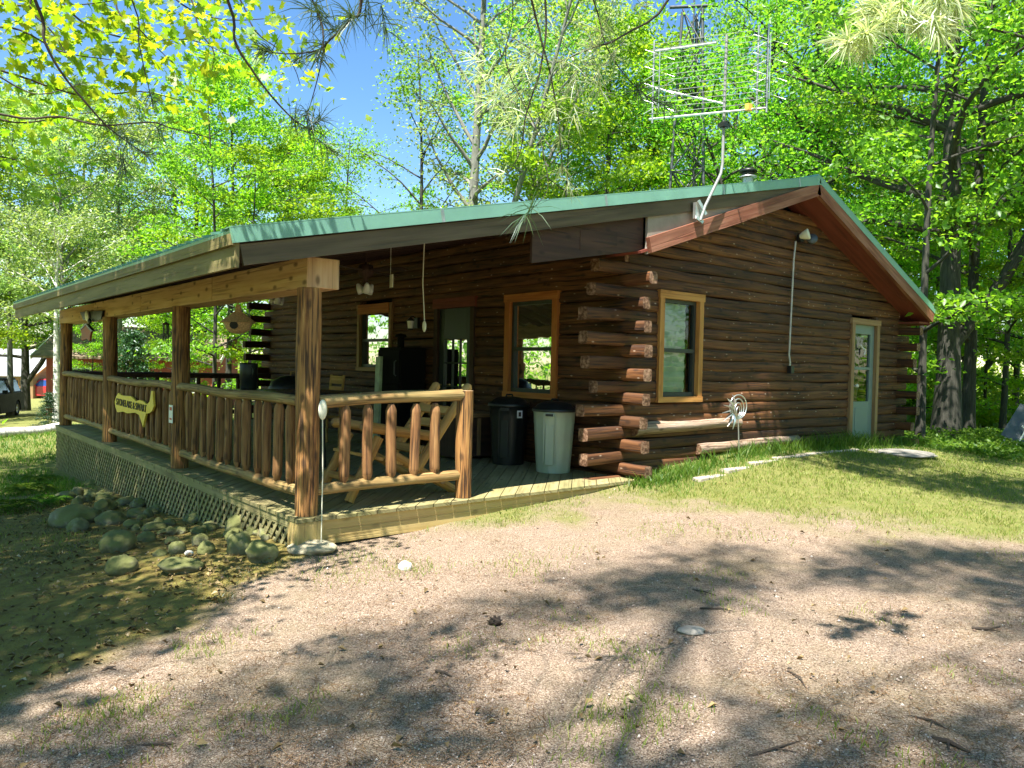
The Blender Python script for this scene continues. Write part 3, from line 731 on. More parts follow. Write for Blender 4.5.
bm = MB(); bm.span((.242, .0, 2.03), (4.2, .1, 2.2))
posts = []
for yy in (0, 3.6, 7.25, 10.85):
    p = MB(); p.log((0, yy, 0.002), (0, yy, 1.99), .103 if yy == 0 else .107, 20, .12, .05, .008); posts.append(part(p, 'porch_post', [M_POST, M_PORCHEND]))
p = MB(); p.log((1.71, 0, 0.002), (1.71, 0, 1.09), .085, 20, .1, .05, .006); part(p, 'newel_post', [M_POST, M_PORCHEND])
for a, b in ((0, 3.6), (3.6, 7.25), (7.25, 10.85)):
    r = MB(); r.log((-.02, a + .09, 1.0), (-.02, b - .09, 1.01), .062, 12, .25, .06, .012, squash=.8); rt = part(r, 'top_rail', [M_RAIL, M_PORCHEND])
    r = MB(); r.log((0, a + .09, .19), (0, b - .09, .18), .05, 12, .25, .06, .012); part(r, 'bottom_rail', [M_RAIL, M_PORCHEND])
    n = 12
    for k in range(n):
        yy = a + .34 + (b - a - .68) * k / (n - 1) + RNG.uniform(-.015, .015); g = RNG.uniform(.038, .048)
        q = MB(); q.log((RNG.uniform(-.01, .01), yy, .225), (RNG.uniform(-.01, .01), yy, .965), g, 10, .12, .07, .006, chamfer=.06); part(q, 'baluster', [M_BAL, M_PORCHEND])
r = MB(); r.log((.09, 0, 1.0), (1.66, 0, 1.055), .058, 14, .12, .06, .014); part(r, 'top_rail', [M_RAIL, M_PORCHEND])
r = MB(); r.log((.09, 0, .205), (1.66, 0, .235), .052, 14, .12, .06, .012); part(r, 'bottom_rail', [M_RAIL, M_PORCHEND])
for k, xx in enumerate((.36, .60, .855, 1.11, 1.355)):
    q = MB(); q.log((xx, 0, .255 - (k == 0) * .0), (xx + RNG.uniform(-.01, .01), 0, .965), .05, 14, .08, .06, .006, chamfer=.06); part(q, 'baluster', [M_BAL, M_PORCHEND])
# far end railing, its backlit silhouette painted in as dark wood
r = MB(); r.log((.1, 10.9, 1.0), (4.15, 10.9, 1.0), .06, 10, .4); part(r, 'top_rail', [M_DARKB, M_DARKB])
r = MB(); r.log((.1, 10.9, .2), (4.15, 10.9, .2), .05, 10, .4); part(r, 'bottom_rail', [M_DARKB, M_DARKB])
for k in range(9):
    q = MB(); q.log((.4 + k * .43, 10.9, .24), (.4 + k * .43, 10.9, .96), .045, 8, .2); part(q, 'baluster', [M_DARKB, M_DARKB])
# lamps and fixtures of the house
f = MB(); c = Vector((8.16, .085, 3.44))
f.tube([c, c + Vector((0, -.06, 0))], .07, 16); f.tube([c + Vector((0, -.05, 0)), c + Vector((.10, -.10, -.02))], .018, 8)
fld = part(f, 'floodlight', [M_BLACKM])
f = MB(); f.lathe([(.03, -.08), (.06, -.03), (.085, .05), (.08, .06), (.001, .065)], c + Vector((-.05, -.13, .03)), 18, M=Matrix.Rotation(math.radians(75), 3, 'X') @ Matrix.Rotation(.3, 3, 'Y')); part(f, 'lamp_head', [M_CREAM], fld)
f = MB(); f.lathe([(.03, -.08), (.06, -.03), (.085, .05), (.08, .06), (.001, .065)], c + Vector((.17, -.12, -.02)), 18, M=Matrix.Rotation(math.radians(60), 3, 'X') @ Matrix.Rotation(-.9, 3, 'Y')); part(f, 'lamp_head', [M_STEEL], fld)
f = MB(); f.tube([(8.07, .085, 3.38), (8.02, .08, 3.1), (8.0, .08, 2.5), (7.98, .08, 1.9), (7.97, .08, 1.62), (8.0, .075, 1.5), (8.0, .085, 1.43)], .014, 8); part(f, 'conduit', [plain('grey_conduit', (.5, .48, .45), .5)], fld)
f = MB(); f.span((7.96, .03, 1.33), (8.05, .1, 1.45)); part(f, 'outlet_box', [M_BLACKM], fld, bevel=.006)
ch = MB(); cc = Vector((11.15, 3.0, 0))
ch.lathe([(.11, 2.9), (.11, 5.40)], cc, 20); ch.lathe([(.17, 5.40), (.175, 5.42), (.11, 5.45)], cc, 20)
chim = part(ch, 'chimney_pipe', [M_GALV])
ch = MB(); ch.lathe([(.001, 5.60), (.10, 5.59), (.18, 5.55), (.185, 5.51), (.14, 5.52), (.001, 5.53)], cc, 20); ch.lathe([(.12, 5.45), (.135, 5.48), (.12, 5.52)], cc, 20); part(ch, 'chimney_cap', [M_BLACKM], chim)
def lantern():
    c = Vector((4.17, 4.8, 2.02)); f = MB()
    f.span((4.17, 4.74, 1.96), (4.215, 4.86, 2.14)); f.tube([(4.17, 4.8, 2.13), (4.09, 4.8, 2.16), (4.07, 4.8, 2.13)], .01, 6); f.lathe([(.001, .13), (.035, .1), (.075, .06), (.07, .055)], (4.07, 4.8, 2.02), 8); f.lathe([(.045, -.07), (.05, -.09), (.001, -.1)], (4.07, 4.8, 2.02), 8)
    L = part(f, 'wall_lantern', [M_BLACKM]); f = MB(); f.lathe([(.042, -.07), (.062, .055)], (4.07, 4.8, 2.02), 8, smooth=False); part(f, 'lantern_glass', [M_CLEAR], L)
lantern()
def fan(x, y, label):
    zc = EAVE.z + .218 * (x + .8) - .06
    f = MB(); f.tube([(x, y, zc), (x, y, 2.62)], .014, 8); f.lathe([(.001, 2.64), (.09, 2.62), (.11, 2.55), (.09, 2.48), (.04, 2.46), (.03, 2.40), (.06, 2.38), (.001, 2.35)], (x, y, 0), 18)
    F_ = part(f, 'ceiling_fan', [M_DARKB]); F_['label'] = label
    for k in range(4):
        a = k * PI / 2 + .4; f = MB(); d0 = Vector((math.cos(a), math.sin(a), 0))
        f.plank(Vector((x, y, 2.55)) + d0 * .1, Vector((x, y, 2.55)) + d0 * .62, .012, .13, (0.15, 0, 1)); part(f, 'fan_blade', [M_DARKB], F_)
    for k in range(3):
        a = k * 2 * PI / 3 + .2; f = MB(); p_ = Vector((x + .1 * math.cos(a), y + .1 * math.sin(a), 2.36))
        f.lathe([(.018, .02), (.03, 0), (.05, -.06), (.055, -.11), (.048, -.11), (.001, -.05)], p_, 12, M=Matrix.Rotation(.5, 3, Vector((-math.sin(a), math.cos(a), 0)))); part(f, 'lamp_shade', [M_CLEAR], F_)
fan(2.0, 2.62, 'dark ceiling fan nearer the camera with white glass shades'); fan(2.0, 5.45, 'dark ceiling fan at the far end of the porch')

# ------------------------------------------------------------------ things on and around the porch
def prop(name, loc, label, cat, group=None):
    e = empty(name, loc, label, cat, group)
    return e, (lambda mb, n, mats, parent=None, bevel=0.0: mb.build(n, mats, e if parent is None else parent, loc, bevel))
def single(mb, name, mats, loc, label, cat, group=None, bevel=0.0):
    o = mb.build(name, mats, None, loc, bevel); o.location = loc
    return tag(o, label, cat, group)

# bins
def bin_(x, y, mat, label, lidlabel, sticker=False, h=.80):
    e, p = prop('rubbish_bin', (x, y, 0.002), label, 'bin', 'rubbish bins on the porch')
    b = MB()
    def mod(th, i):
        w = 0.5 + 0.5 * math.cos(th * 8); return 1 - .03 * (w > .80) if 1 <= i <= 5 else 1
    prof = [(.215, .0), (.222, .03), (.235, .2), (.252, .45), (.262, .62), (.266, .64), (.27, .77), (.282, .775), (.282, .80), (.262, .80)]
    b.lathe([(r, z * h / .8 + .002) for r, z in prof], (x, y, 0), 64, mod=mod)
    b.lathe([(.001, .01), (.215, .002)], (x, y, 0), 64)
    ang = math.atan2(CAM[1] - y, CAM[0] - x)
    Mr = Matrix.Rotation(ang, 3, 'Z')
    body = p(b, 'bin_body', [mat])
    for a in (ang - .22, ang + PI - .2):
        hb_ = MB(); Mr = Matrix.Rotation(a, 3, 'Z'); o = Vector((x, y, 0))
        hb_.box(o + Mr @ Vector((.272, 0, .745 * h / .8)), (.03, .13, .05), Mr); hb_.box(o + Mr @ Vector((.262, -.075, .45)), (.012, .012, .62), Mr); hb_.box(o + Mr @ Vector((.262, .075, .45)), (.012, .012, .62), Mr)
        hb_.box(o + Mr @ Vector((.255, 0, .36)), (.012, .11, .5), Mr)
        p(hb_, 'handle', [mat], body, .008)
    gp = MB(); Mr = Matrix.Rotation(ang - .22, 3, 'Z'); gp.box(Vector((x, y, 0)) + Mr @ Vector((.286, 0, .745 * h / .8)), (.006, .10, .03), Mr); p(gp, 'grip_shade', [M_BLACK], body)  # thin black plate standing in for the shaded grip recess
    l = MB(); z = h
    l.lathe([(.29, z - .02), (.295, z + .005), (.285, z + .02), (.25, z + .035), (.22, z + .07), (.15, z + .10), (.08, z + .11), (.001, z + .112)], (x, y, 0), 40)
    ld = p(l, 'lid', [M_BLACK])
    l = MB(); l.tube([(x - .06, y, z + .105), (x - .05, y, z + .135), (x + .05, y, z + .135), (x + .06, y, z + .105)], .012, 8); p(l, 'lid_handle', [M_BLACK], ld)
    if sticker:
        s_ = MB(); a = ang + .55; Mr = Matrix.Rotation(a, 3, 'Z'); s_.box(Vector((x, y, 0)) + Mr @ Vector((.279, 0, .7)), (.006, .08, .1), Mr); st = p(s_, 'sticker', [M_WHITE], body)
        s_ = MB(); s_.box(Vector((x, y, 0)) + Mr @ Vector((.283, 0, .7)), (.003, .04, .06), Mr); p(s_, 'print', [M_INK], st)
bin_(3.83, .93, M_BIN, 'grey green ribbed plastic bin with black lid beside the log corner', '')
bin_(3.84, 1.86, M_BLACK, 'black plastic bin with small white sticker behind the grey green one', '', True, .82)

# log armchair behind the end railing
def log_chair(ox, oy, label, rz=0.0, gr='log chairs on the porch'):
    e = empty('log_chair', (ox, oy, .0), label, 'chair', None, rz)
    def p(mb, n, par=None): return mb.build(n, [M_CHAIR, M_PORCHEND], e if par is None else par, (0, 0, 0))
    for y in (-.3, .3):
        m = MB(); m.log((-.62, y, .015), (-.30, y, .62), .048, 12, .1, .05, .006); p(m, 'front_leg')
        m = MB(); m.log((-.14, y, .44), (.64, y, .02), .046, 12, .1, .05, .006); p(m, 'rear_leg')
        m = MB(); m.log((-.50, y, .735), (.38, y, .60), .052, 12, .1, .05, .008, chamfer=.03); p(m, 'arm_rest')
        m = MB(); m.log((.13, y, .24), (.80, y, 1.14), .05, 12, .1, .05, .008, chamfer=.03); p(m, 'back_post')
    m = MB(); m.log((-.52, -.36, .2), (-.52, .36, .2), .04, 10, .1, .05); p(m, 'stretcher'); m = MB(); m.log((.44, -.36, .14), (.44, .36, .14), .04, 10, .1, .05); p(m, 'stretcher')
    m = MB()
    for k in range(6): m.plank((-.42 + k * .115, -.33, .44 - k * .028), (-.42 + k * .115, .33, .44 - k * .028), .03, .095, (0.24, 0, 1))
    p(m, 'seat')
    m = MB()
    for k in range(5): m.plank((.24 + k * .1, -.28, .46 + k * .135), (.24 + k * .1, .28, .46 + k * .135), .09, .03, (.6, 0, .8))
    p(m, 'backrest')
    return e
log_chair(1.20, .62, 'honey coloured log armchair directly behind the end railing')

# wooden storage chest by the wall
e, p = prop('storage_chest', (3.75, 2.75, 0), 'low dark wooden chest against the porch wall behind the bins', 'chest')
m = MB(); m.span((3.35, 2.45, .04), (4.15, 3.05, .60)); bo = p(m, 'chest_body', [M_DARKB], None, .01)
m = MB(); m.span((3.32, 2.42, .603), (4.17, 3.08, .66)); p(m, 'lid', [M_DTRIM], None, .01)
for xx in (3.36, 3.74, 4.08):
    m = MB(); m.span((xx, 2.435, .06), (xx + .06, 2.449, .59)); p(m, 'batten', [M_DTRIM], bo)
# black cabinet added to fill a dark shadowed stretch of wall; board
e, p = prop('filler_cabinet', (3.93, 4.9, 0), 'made-up tall black cabinet filling the dark stretch between porch door and far window', 'smoker')
M_MATTE = plain('matte_black', (.006, .006, .006), .85, var=.3, spec=.15)  # even matte black so the cabinet sinks into the porch shade
m = MB(); m.span((3.7, 4.48, .12), (4.18, 5.2, 1.62)); bo = p(m, 'cabinet', [M_MATTE], None, .015)
m = MB(); m.span((3.675, 4.5, .2), (3.698, 5.18, 1.0)); p(m, 'door', [M_MATTE], bo, .006)
m = MB(); m.span((3.675, 4.5, 1.03), (3.698, 5.18, 1.58)); p(m, 'door', [M_MATTE], bo, .006)
for z_a, z_b in ((.45, .8), (1.15, 1.4)):
    m = MB(); m.tube([(3.67, 4.58, z_a), (3.64, 4.58, z_a + .02), (3.64, 4.58, z_b - .02), (3.67, 4.58, z_b)], .012, 8); p(m, 'handle', [M_STEEL], bo)
m = MB(); m.tube([(3.95, 4.9, 1.62), (3.95, 4.9, 1.82)], .06, 14); m.lathe([(.1, 1.8), (.09, 1.84), (.001, 1.86)], (3.95, 4.9, 0), 14); p(m, 'stack', [M_MATTE])
for xx in (3.75, 4.12):
    for yy in (4.54, 5.14): m = MB(); m.span((xx - .025, yy - .025, .002), (xx + .025, yy + .025, .118)); p(m, 'foot', [M_BLACKM])
m = MB(); m.plank((3.52, 4.92, .005), (3.60, 5.0, 1.46), .05, .15, (1, 0, 0))
single(m, 'board', [plain('pale_green_paint', (.42, .50, .33), .6)], (3.52, 4.92, 0), 'pale green upright board leaning against the tall black cabinet', 'board')
# round bar table with canister
e, p = prop('round_table', (1.15, 3.15, 0), 'dark round bar height table behind the long railing', 'table')
m = MB(); m.lathe([(.001, .958), (.98, .958), (1.0, .945), (.985, .92), (.001, .92)], (1.15, 3.15, 0), 48); p(m, 'table_top', [plain('dark_table', (.055, .055, .05), .3)])
for a in range(4):
    dx, dy = math.cos(a * PI / 2 + .7), math.sin(a * PI / 2 + .7)
    m = MB(); m.tube([(1.15 + .55 * dx, 3.15 + .55 * dy, .003), (1.15 + .5 * dx, 3.15 + .5 * dy, .92)], .035, 8); p(m, 'leg', [M_BLACKM])
e, p = prop('canister', (.95, 3.86, .958), 'tall black cylindrical canister standing on the round table', 'canister')
m = MB(); m.lathe([(.001, .96), (.105, .96), (.11, .98), (.11, 1.08), (.118, 1.09), (.118, 1.30), (.11, 1.315), (.001, 1.32)], (.95, 3.86, 0), 24); p(m, 'body', [M_BLACK])
m = MB(); m.tube([(.95, 3.745, 1.27), (.95, 3.70, 1.24), (.95, 3.70, 1.16), (.95, 3.745, 1.13)], .012, 8); p(m, 'handle', [M_BLACKM])
e, p = prop('kettle_grill', (2.1, 5.0, 0), 'black domed kettle grill standing behind the round table', 'grill')
m = MB(); m.lathe([(.001, .58), (.2, .62), (.34, .74), (.38, .87)], (2.1, 5.0, 0), 32); p(m, 'bowl', [M_BLACK])
m = MB(); m.lathe([(.39, .875), (.385, .93), (.33, 1.04), (.2, 1.115), (.001, 1.135)], (2.1, 5.0, 0), 32); ld = p(m, 'lid', [M_BLACK])
m = MB(); m.tube([(2.04, 5, 1.13), (2.05, 5, 1.19), (2.15, 5, 1.19), (2.16, 5, 1.13)], .014, 8); p(m, 'handle', [M_DTRIM], ld)
for a in range(3):
    dx, dy = math.cos(a * 2.1), math.sin(a * 2.1); m = MB(); m.tube([(2.1 + .22 * dx, 5 + .22 * dy, .66), (2.1 + .36 * dx, 5 + .36 * dy, .004)], .014, 8); p(m, 'leg', [M_ALU])
# ladder back chair
e, p = prop('wooden_chair', (2.75, 5.35, 0), 'light wooden ladder back chair beside the kettle grill', 'chair')
for yy in (5.13, 5.57):
    m = MB(); m.tube([(2.95, yy, .003), (2.95, yy, .45), (3.02, yy, 1.14)], .022, 8); p(m, 'rear_leg', [M_CHAIR])
    m = MB(); m.tube([(2.53, yy, .003), (2.53, yy, .44)], .022, 8); p(m, 'front_leg', [M_CHAIR])
m = MB(); m.span((2.5, 5.1, .44), (2.97, 5.6, .475)); p(m, 'seat', [M_CHAIR], None, .006)
m = MB()
for zz, hh in ((.64, .06), (.78, .06), (.92, .06), (1.06, .13)): m.plank((2.95 + (zz - .45) * .1, 5.14, zz), (2.95 + (zz - .45) * .1, 5.56, zz), hh, .02)
p(m, 'backrest', [M_CHAIR])

# hanging things
e, p = prop('gourd_birdhouse', (.12, 2.02, 1.62), 'woven straw birdhouse with round hole hanging from the porch beam', 'birdhouse')
c = (.12, 2.02, 0)
m = MB(); m.lathe([(.001, 1.635), (.06, 1.64), (.12, 1.68), (.145, 1.74), (.15, 1.77)], c, 24, mod=lambda th, i: 1 + .02 * math.sin(th * 14)); bo = p(m, 'nest', [M_STRAW])
m = MB(); m.lathe([(.19, 1.755), (.15, 1.79), (.09, 1.84), (.035, 1.88), (.03, 1.92), (.02, 1.95), (.001, 1.955)], c, 24, mod=lambda th, i: 1 + .03 * math.sin(th * 17)); m.lathe([(.001, 1.765), (.19, 1.755)], c, 24); p(m, 'thatch', [M_STRAW])
dv = (Vector((CAM[0], CAM[1], 0)) - Vector((c[0], c[1], 0))).normalized(); dv = Matrix.Rotation(-.3, 3, 'Z') @ dv
m = MB(); m.tube([Vector((c[0], c[1], 1.725)) + dv * .12, Vector((c[0], c[1], 1.725)) + dv * .152], .042, 16); p(m, 'hole', [M_ROOM], bo)  # near-black plug standing in for the dark inside the nest
m = MB(); m.tube([(c[0], c[1], 1.95), (c[0] - .02, c[1], 1.995)], .004, 5); p(m, 'cord', [M_STRAW])
e, p = prop('wind_chime', (.35, 5.5, 1.58), 'small dark wind chime hanging between the second and third porch posts', 'wind chime')
m = MB(); m.tube([(.35, 5.5, 1.86), (.35, 5.5, 2.32)], .004, 5); p(m, 'cord', [M_BLACKM])
m = MB(); m.lathe([(.001, 1.87), (.05, 1.86), (.05, 1.84), (.001, 1.84)], (.35, 5.5, 0), 12); p(m, 'disc', [M_DARKB])
for k in range(5):
    a = k * 1.256; m = MB(); m.tube([(.35 + .035 * math.cos(a), 5.5 + .035 * math.sin(a), 1.84), (.35 + .035 * math.cos(a), 5.5 + .035 * math.sin(a), 1.58 + .03 * k)], .008, 6); p(m, 'chime_tube', [M_BLACKM])
e, p = prop('pull_switch', (2.0, 1.25, 1.76), 'white oval pull switch hanging on a thin cord from the porch ceiling', 'pull cord')
m = MB(); m.tube([(2.0, 1.25, 2.83), (2.0, 1.27, 2.3), (2.01, 1.25, 2.0), (2, 1.22, 1.86)], .006, 6); p(m, 'cord', [M_CREAM])
m = MB(); m.sphere((2, 1.22, 1.79), .035, 12, 8, 0, (.5, 1, 1.9)); p(m, 'switch', [M_CREAM])
e, p = prop('hanging_tag', (2.0, 2.0, 2.3), 'small pale rectangular tag hanging high under the porch ceiling', 'tag')
m = MB(); m.tube([(2.0, 2.0, 2.85), (2, 2.0, 2.45)], .003, 5); p(m, 'cord', [M_CREAM])
m = MB(); m.span((1.995, 1.94, 2.29), (2.004, 2.01, 2.45)); p(m, 'card', [M_CREAM])
# loon ornament with red wooden fish house below it
e, p = prop('bird_mobile', (-.16, 8.35, 1.55), 'black and white wooden bird with red brown wooden tail piece hung on the porch beam', 'ornament')
T = lambda a, b, t: (t, a, b)
q = lambda *px: [(lambda w: (w[1], w[2]))(onplane(u, v, 0, -.15)) for u, v in px]
m = MB(); m.prism(q((77.5, 312), (100, 310.5), (98.5, 319), (91, 321.5), (86, 320), (81, 320)), T, -.115, -.085); p(m, 'wings', [M_BLACK])
cw = onplane(86.5, 316, 0, -.15); m = MB(); m.sphere((-.14, cw[1], cw[2]), .085, 14, 10, 0, (.35, 1.5, 1.0), Matrix.Rotation(.5, 3, 'X')); p(m, 'belly', [M_WHITE])
cw = onplane(89.5, 321.3, 0, -.15); m = MB(); m.sphere((-.15, cw[1], cw[2]), .05, 12, 8, 0, (.6, 1.3, 1)); p(m, 'head', [M_BLACK])
m = MB(); m.prism(q((87, 324), (92.5, 330), (91, 336), (90.5, 341), (87, 338.5), (82.5, 340.5), (82.3, 334), (81.5, 330)), T, -.165, -.135); p(m, 'tail_piece', [M_REDPAINT])
m = MB(); m.prism(q((87, 323.3), (94, 331), (92.6, 331.8), (87, 325.2), (82.3, 330.3), (81, 329.5)), T, -.175, -.125); p(m, 'roof_strip', [M_BLACK])
m = MB(); m.tube([(-.15, cw[1], cw[2]), (-.15, onplane(87, 324, 0, -.15)[1], onplane(87, 324, 0, -.15)[2])], .006, 5); p(m, 'cord', [M_WHITE])
# name board on the railing
sg = [(255, 250), (300, 285), (360, 290), (425, 295), (460, 325), (500, 365), (545, 350), (600, 365), (630, 395), (660, 405), (690, 370), (705, 300), (715, 220), (735, 225), (738, 330), (750, 430), (725, 500), (690, 530), (640, 540), (615, 640), (598, 730), (575, 650), (545, 560), (490, 525), (430, 530), (380, 535), (320, 510), (240, 520), (215, 450), (205, 370), (225, 300)]
sgp = [(100 + a / 13.96, 375 + b / 13.96) for a, b in sg]
e, p = prop('name_sign', (-.09, 5.3, .4), 'yellow wooden name sign cut in a ragged outline reading STONELAKE & SWART on the railing', 'sign')
q = lambda px, X: [(lambda w: (w[1], w[2]))(onplane(u, v, 0, X)) for u, v in px]
m = MB(); m.prism(q(sgp, -.10), T, -.10, -.075); bo = p(m, 'board', [M_YEL])
cu = bpy.data.curves.new('lettering', 'FONT'); cu.body = 'STONELAKE & SWART'; cu.size = 1; cu.extrude = .004; cu.align_x = 'LEFT'
tmp = bpy.data.objects.new('lettering', cu); COL.objects.link(tmp); bpy.context.view_layer.update()
me = bpy.data.meshes.new_from_object(tmp.evaluated_get(bpy.context.evaluated_depsgraph_get())); bpy.data.objects.remove(tmp)
xs = [v.co.x for v in me.vertices]; ys = [v.co.y for v in me.vertices]; wx, wy = max(xs) - min(xs), max(ys)
pa = onplane(116.3, 404.6, 0, -.105); pb = onplane(146.2, 412.5, 0, -.105); pc = onplane(116.3, 398.0, 0, -.105)
ex = Vector(pb - pa) / wx; ey = Vector((0, 0, 1)) * ((pc[2] - pa[2]) / wy)
for v in me.vertices: v.co = Vector(pa) + ex * (v.co.x - min(xs)) + ey * v.co.y + Vector((-1, 0, 0)) * v.co.z * 1.0 - Vector((-.09, 5.3, .4))
o = bpy.data.objects.new('lettering', me); me.materials.append(M_INK); COL.objects.link(o); o.parent = bo
# notice on the second post
e, p = prop('notice', (-.12, 3.6, .55), 'small white notice with red marks tacked on the second porch post', 'notice')
m = MB(); m.span((-.112, 3.53, .56), (-.107, 3.68, .78)); bo = p(m, 'paper', [M_WHITE])
m = MB(); m.span((-.114, 3.56, .715), (-.1125, 3.65, .755)); m.span((-.114, 3.56, .60), (-.1125, 3.65, .62)); p(m, 'print', [plain('red_ink', (.5, .05, .04), .6)], bo)
# stake with a white pod at the corner post
g0 = gz(.04, -.22)
e, p = prop('garden_stake', (.04, -.22, g0), 'thin white stake with an oval white pod head in front of the corner post', 'stake')
m = MB(); m.tube([(.04, -.22, g0 - .05), (.045, -.22, .4), (.035, -.22, .86)], .005, 8); p(m, 'rod', [M_CREAM])
m = MB(); m.sphere((.035, -.22, .94), .04, 14, 10, 0, (1, .6, 2.2)); p(m, 'pod', [M_CREAM])
# wire garden spinner beside the gable wall
sx, sy = 6.20, -.22; g0 = gz(sx, sy)
e, p = prop('garden_spinner', (sx, sy, g0), 'silver wire garden spinner with concentric rings on a thin stake by the gable wall', 'spinner')
m = MB(); m.tube([(sx + .06, sy, g0 - .05), (sx + .02, sy, .55), (sx, sy, .74)], .009, 8); p(m, 'stake', [M_GALV])
Mv = Matrix.Rotation(math.radians(90), 3, 'X'); Mv = Matrix.Rotation(math.radians(-8), 3, 'Z') @ Mv
for k, (r, w) in enumerate(((.165, .009), (.13, .009), (.095, .008), (.06, .008))):
    m = MB(); m.ring((sx, sy, .86 - .02 * k), r, w, Matrix.Rotation(.12 * k, 3, 'Z') @ Mv); p(m, 'ring', [M_ALU])
m = MB()
for k in range(7):
    a = math.radians(105 + k * 26); d0 = Vector((math.cos(a), -.1, math.sin(a) * .8)); b0 = Vector((sx - .14, sy - .02, .80))
    m.tube([b0 + d0 * .04, b0 + d0 * .16 + Vector((0, -.03, .02)), b0 + d0 * .30], [.014, .028, .004], 6, squash=.3)
p(m, 'fins', [M_ALU])

# ------------------------------------------------------------------ antenna on the rake, lattice tower behind
M_ROD = plain('dull_aluminium', (.24, .25, .245), .6, .2, .15)
e, p = prop('tv_antenna', (5.02, -.38, 3.3), 'white wire screen antenna on a bent pole clamped to the gable roof edge', 'antenna')
m = MB(); m.tube([(5.0, -.40, 3.22), (5.06, -.42, 3.40), (5.37, -.42, 3.86), (5.40, -.42, 4.0), (5.40, -.42, 4.5), (5.41, -.42, 5.62)], .019, 10); p(m, 'mast', [M_ROD])
m = MB(); m.span((4.93, -.375, 3.24), (5.07, -.335, 3.44)); m.plank((4.96, -.39, 3.46), (5.08, -.42, 3.30), .04, .02); m.plank((4.94, -.38, 3.25), (5.05, -.40, 3.2), .04, .02); p(m, 'bracket', [M_ALU])
m = MB(); m.tube([(5.405, -.42, 4.44), (5.405, -.42, 4.52)], .05, 10); m.span((5.34, -.47, 4.45), (5.47, -.37, 4.5)); p(m, 'clamp', [M_BLACK])
ua = Vector((onplane(767, 70, 1, -.35) - onplane(652, 84, 1, -.35))); ua.z = 0; ua = Vector((1.0, -.16, 0)).normalized()
pA, pB = Vector(at(650, 82, 10.2)), Vector(at(767, 68, 9.5)); ctr = (pA + pB) / 2; ua = (pB - pA); hw = ua.length / 2; ua.normalize(); hh = .49
m = MB()
for k in range(15):
    zz = -hh + 2 * hh * k / 14; a0 = ctr + ua * -hw + Vector((0, 0, zz)); a1 = ctr + ua * hw + Vector((0, 0, zz)); m.tube([a0, a1], .0034, 5)
scr = p(m, 'reflector_rods', [M_ROD])
m = MB()
for uu in (-.72, .62, .74): m.tube([ctr + ua * uu + Vector((0, -.02, -hh - .06)), ctr + ua * uu + Vector((0, -.02, hh + .04))], .012, 8)
for uu in (hw,): m.tube([ctr + ua * uu + Vector((0, 0, -hh)), ctr + ua * uu + Vector((0, 0, -.03))], .012, 6, 1); m.tube([ctr + ua * uu + Vector((0, 0, .03)), ctr + ua * uu + Vector((0, 0, hh))], .012, 6, 1)
m.tube([ctr + ua * -hw + Vector((0, 0, -hh)), ctr + ua * hw + Vector((0, 0, -hh))], .014, 6); m.tube([ctr + ua * -.7 + Vector((0, -.02, hh * .8)), ctr + ua * .1 + Vector((0, -.02, hh * .8))], .014, 6)
m.tube([ctr + ua * -.7 + Vector((0, -.04, -.1)), Vector((5.405, -.42, 4.75))], .012, 6)
p(m, 'frame_bars', [M_GALV, M_BLACK])
for uu in (-.72, .68):
    m = MB()
    for k in range(4):
        c0 = ctr + ua * uu + Vector((0, -.12, -.34 + k * .22))
        for s1 in (-1, 1): m.tube([c0 + ua * .2 * s1 + Vector((0, 0, .09)), c0, c0 + ua * .2 * s1 + Vector((0, 0, -.09))], .005, 5)
    m.tube([ctr + ua * uu + Vector((0, -.12, -.4)), ctr + ua * uu + Vector((0, -.12, .4))], .006, 5)
    p(m, 'bow_tie_column', [M_ALU])
m = MB(); c0 = ctr + ua * .5 + Vector((0, -.05, -hh + .02)); m.box(c0, (.09, .05, .08)); p(m, 'junction_box', [plain('orange_plastic', (.75, .42, .08), .5)])

tb = Vector((16.6, 8.7, 0)); tb.z = gz(tb.x, tb.y)
e, p = prop('lattice_tower', tuple(tb), 'tall grey lattice mast with a crossbar standing behind the cabin roof', 'tower')
zt_ = 12.6
def tl(k, z):
    f_ = 1 - .62 * (z - tb.z) / (zt_ - tb.z); r = .92 * f_; a = [2.5, 2.5 + 2.09, 2.5 + 4.19][k]
    return Vector((tb.x + r * math.cos(a), tb.y + r * math.sin(a), z))
for k in range(3):
    m = MB(); m.tube([tl(k, tb.z), tl(k, zt_ - .2)], .05, 6); p(m, 'tower_leg', [M_STEEL])
m = MB(); z = tb.z + .3; st = 1.25
while z + st < zt_:
    for k in range(3):
        m.tube([tl(k, z), tl((k + 1) % 3, z + st)], .024, 5); m.tube([tl((k + 1) % 3, z), tl(k, z + st)], .024, 5); m.tube([tl(k, z), tl((k + 1) % 3, z)], .024, 5)
    z += st
p(m, 'bracing', [M_STEEL])
m = MB(); m.tube([(tb.x, tb.y, zt_ - 1.2), (tb.x, tb.y, zt_ + 2.2)], .03, 6); rv = Vector((.77, -.64, 0)); m.tube([tb + Vector((0, 0, zt_ - tb.z - .05)) - rv * .75, tb + Vector((0, 0, zt_ - tb.z + .05)) + rv * .75], .05, 6); p(m, 'crossbar', [M_STEEL])

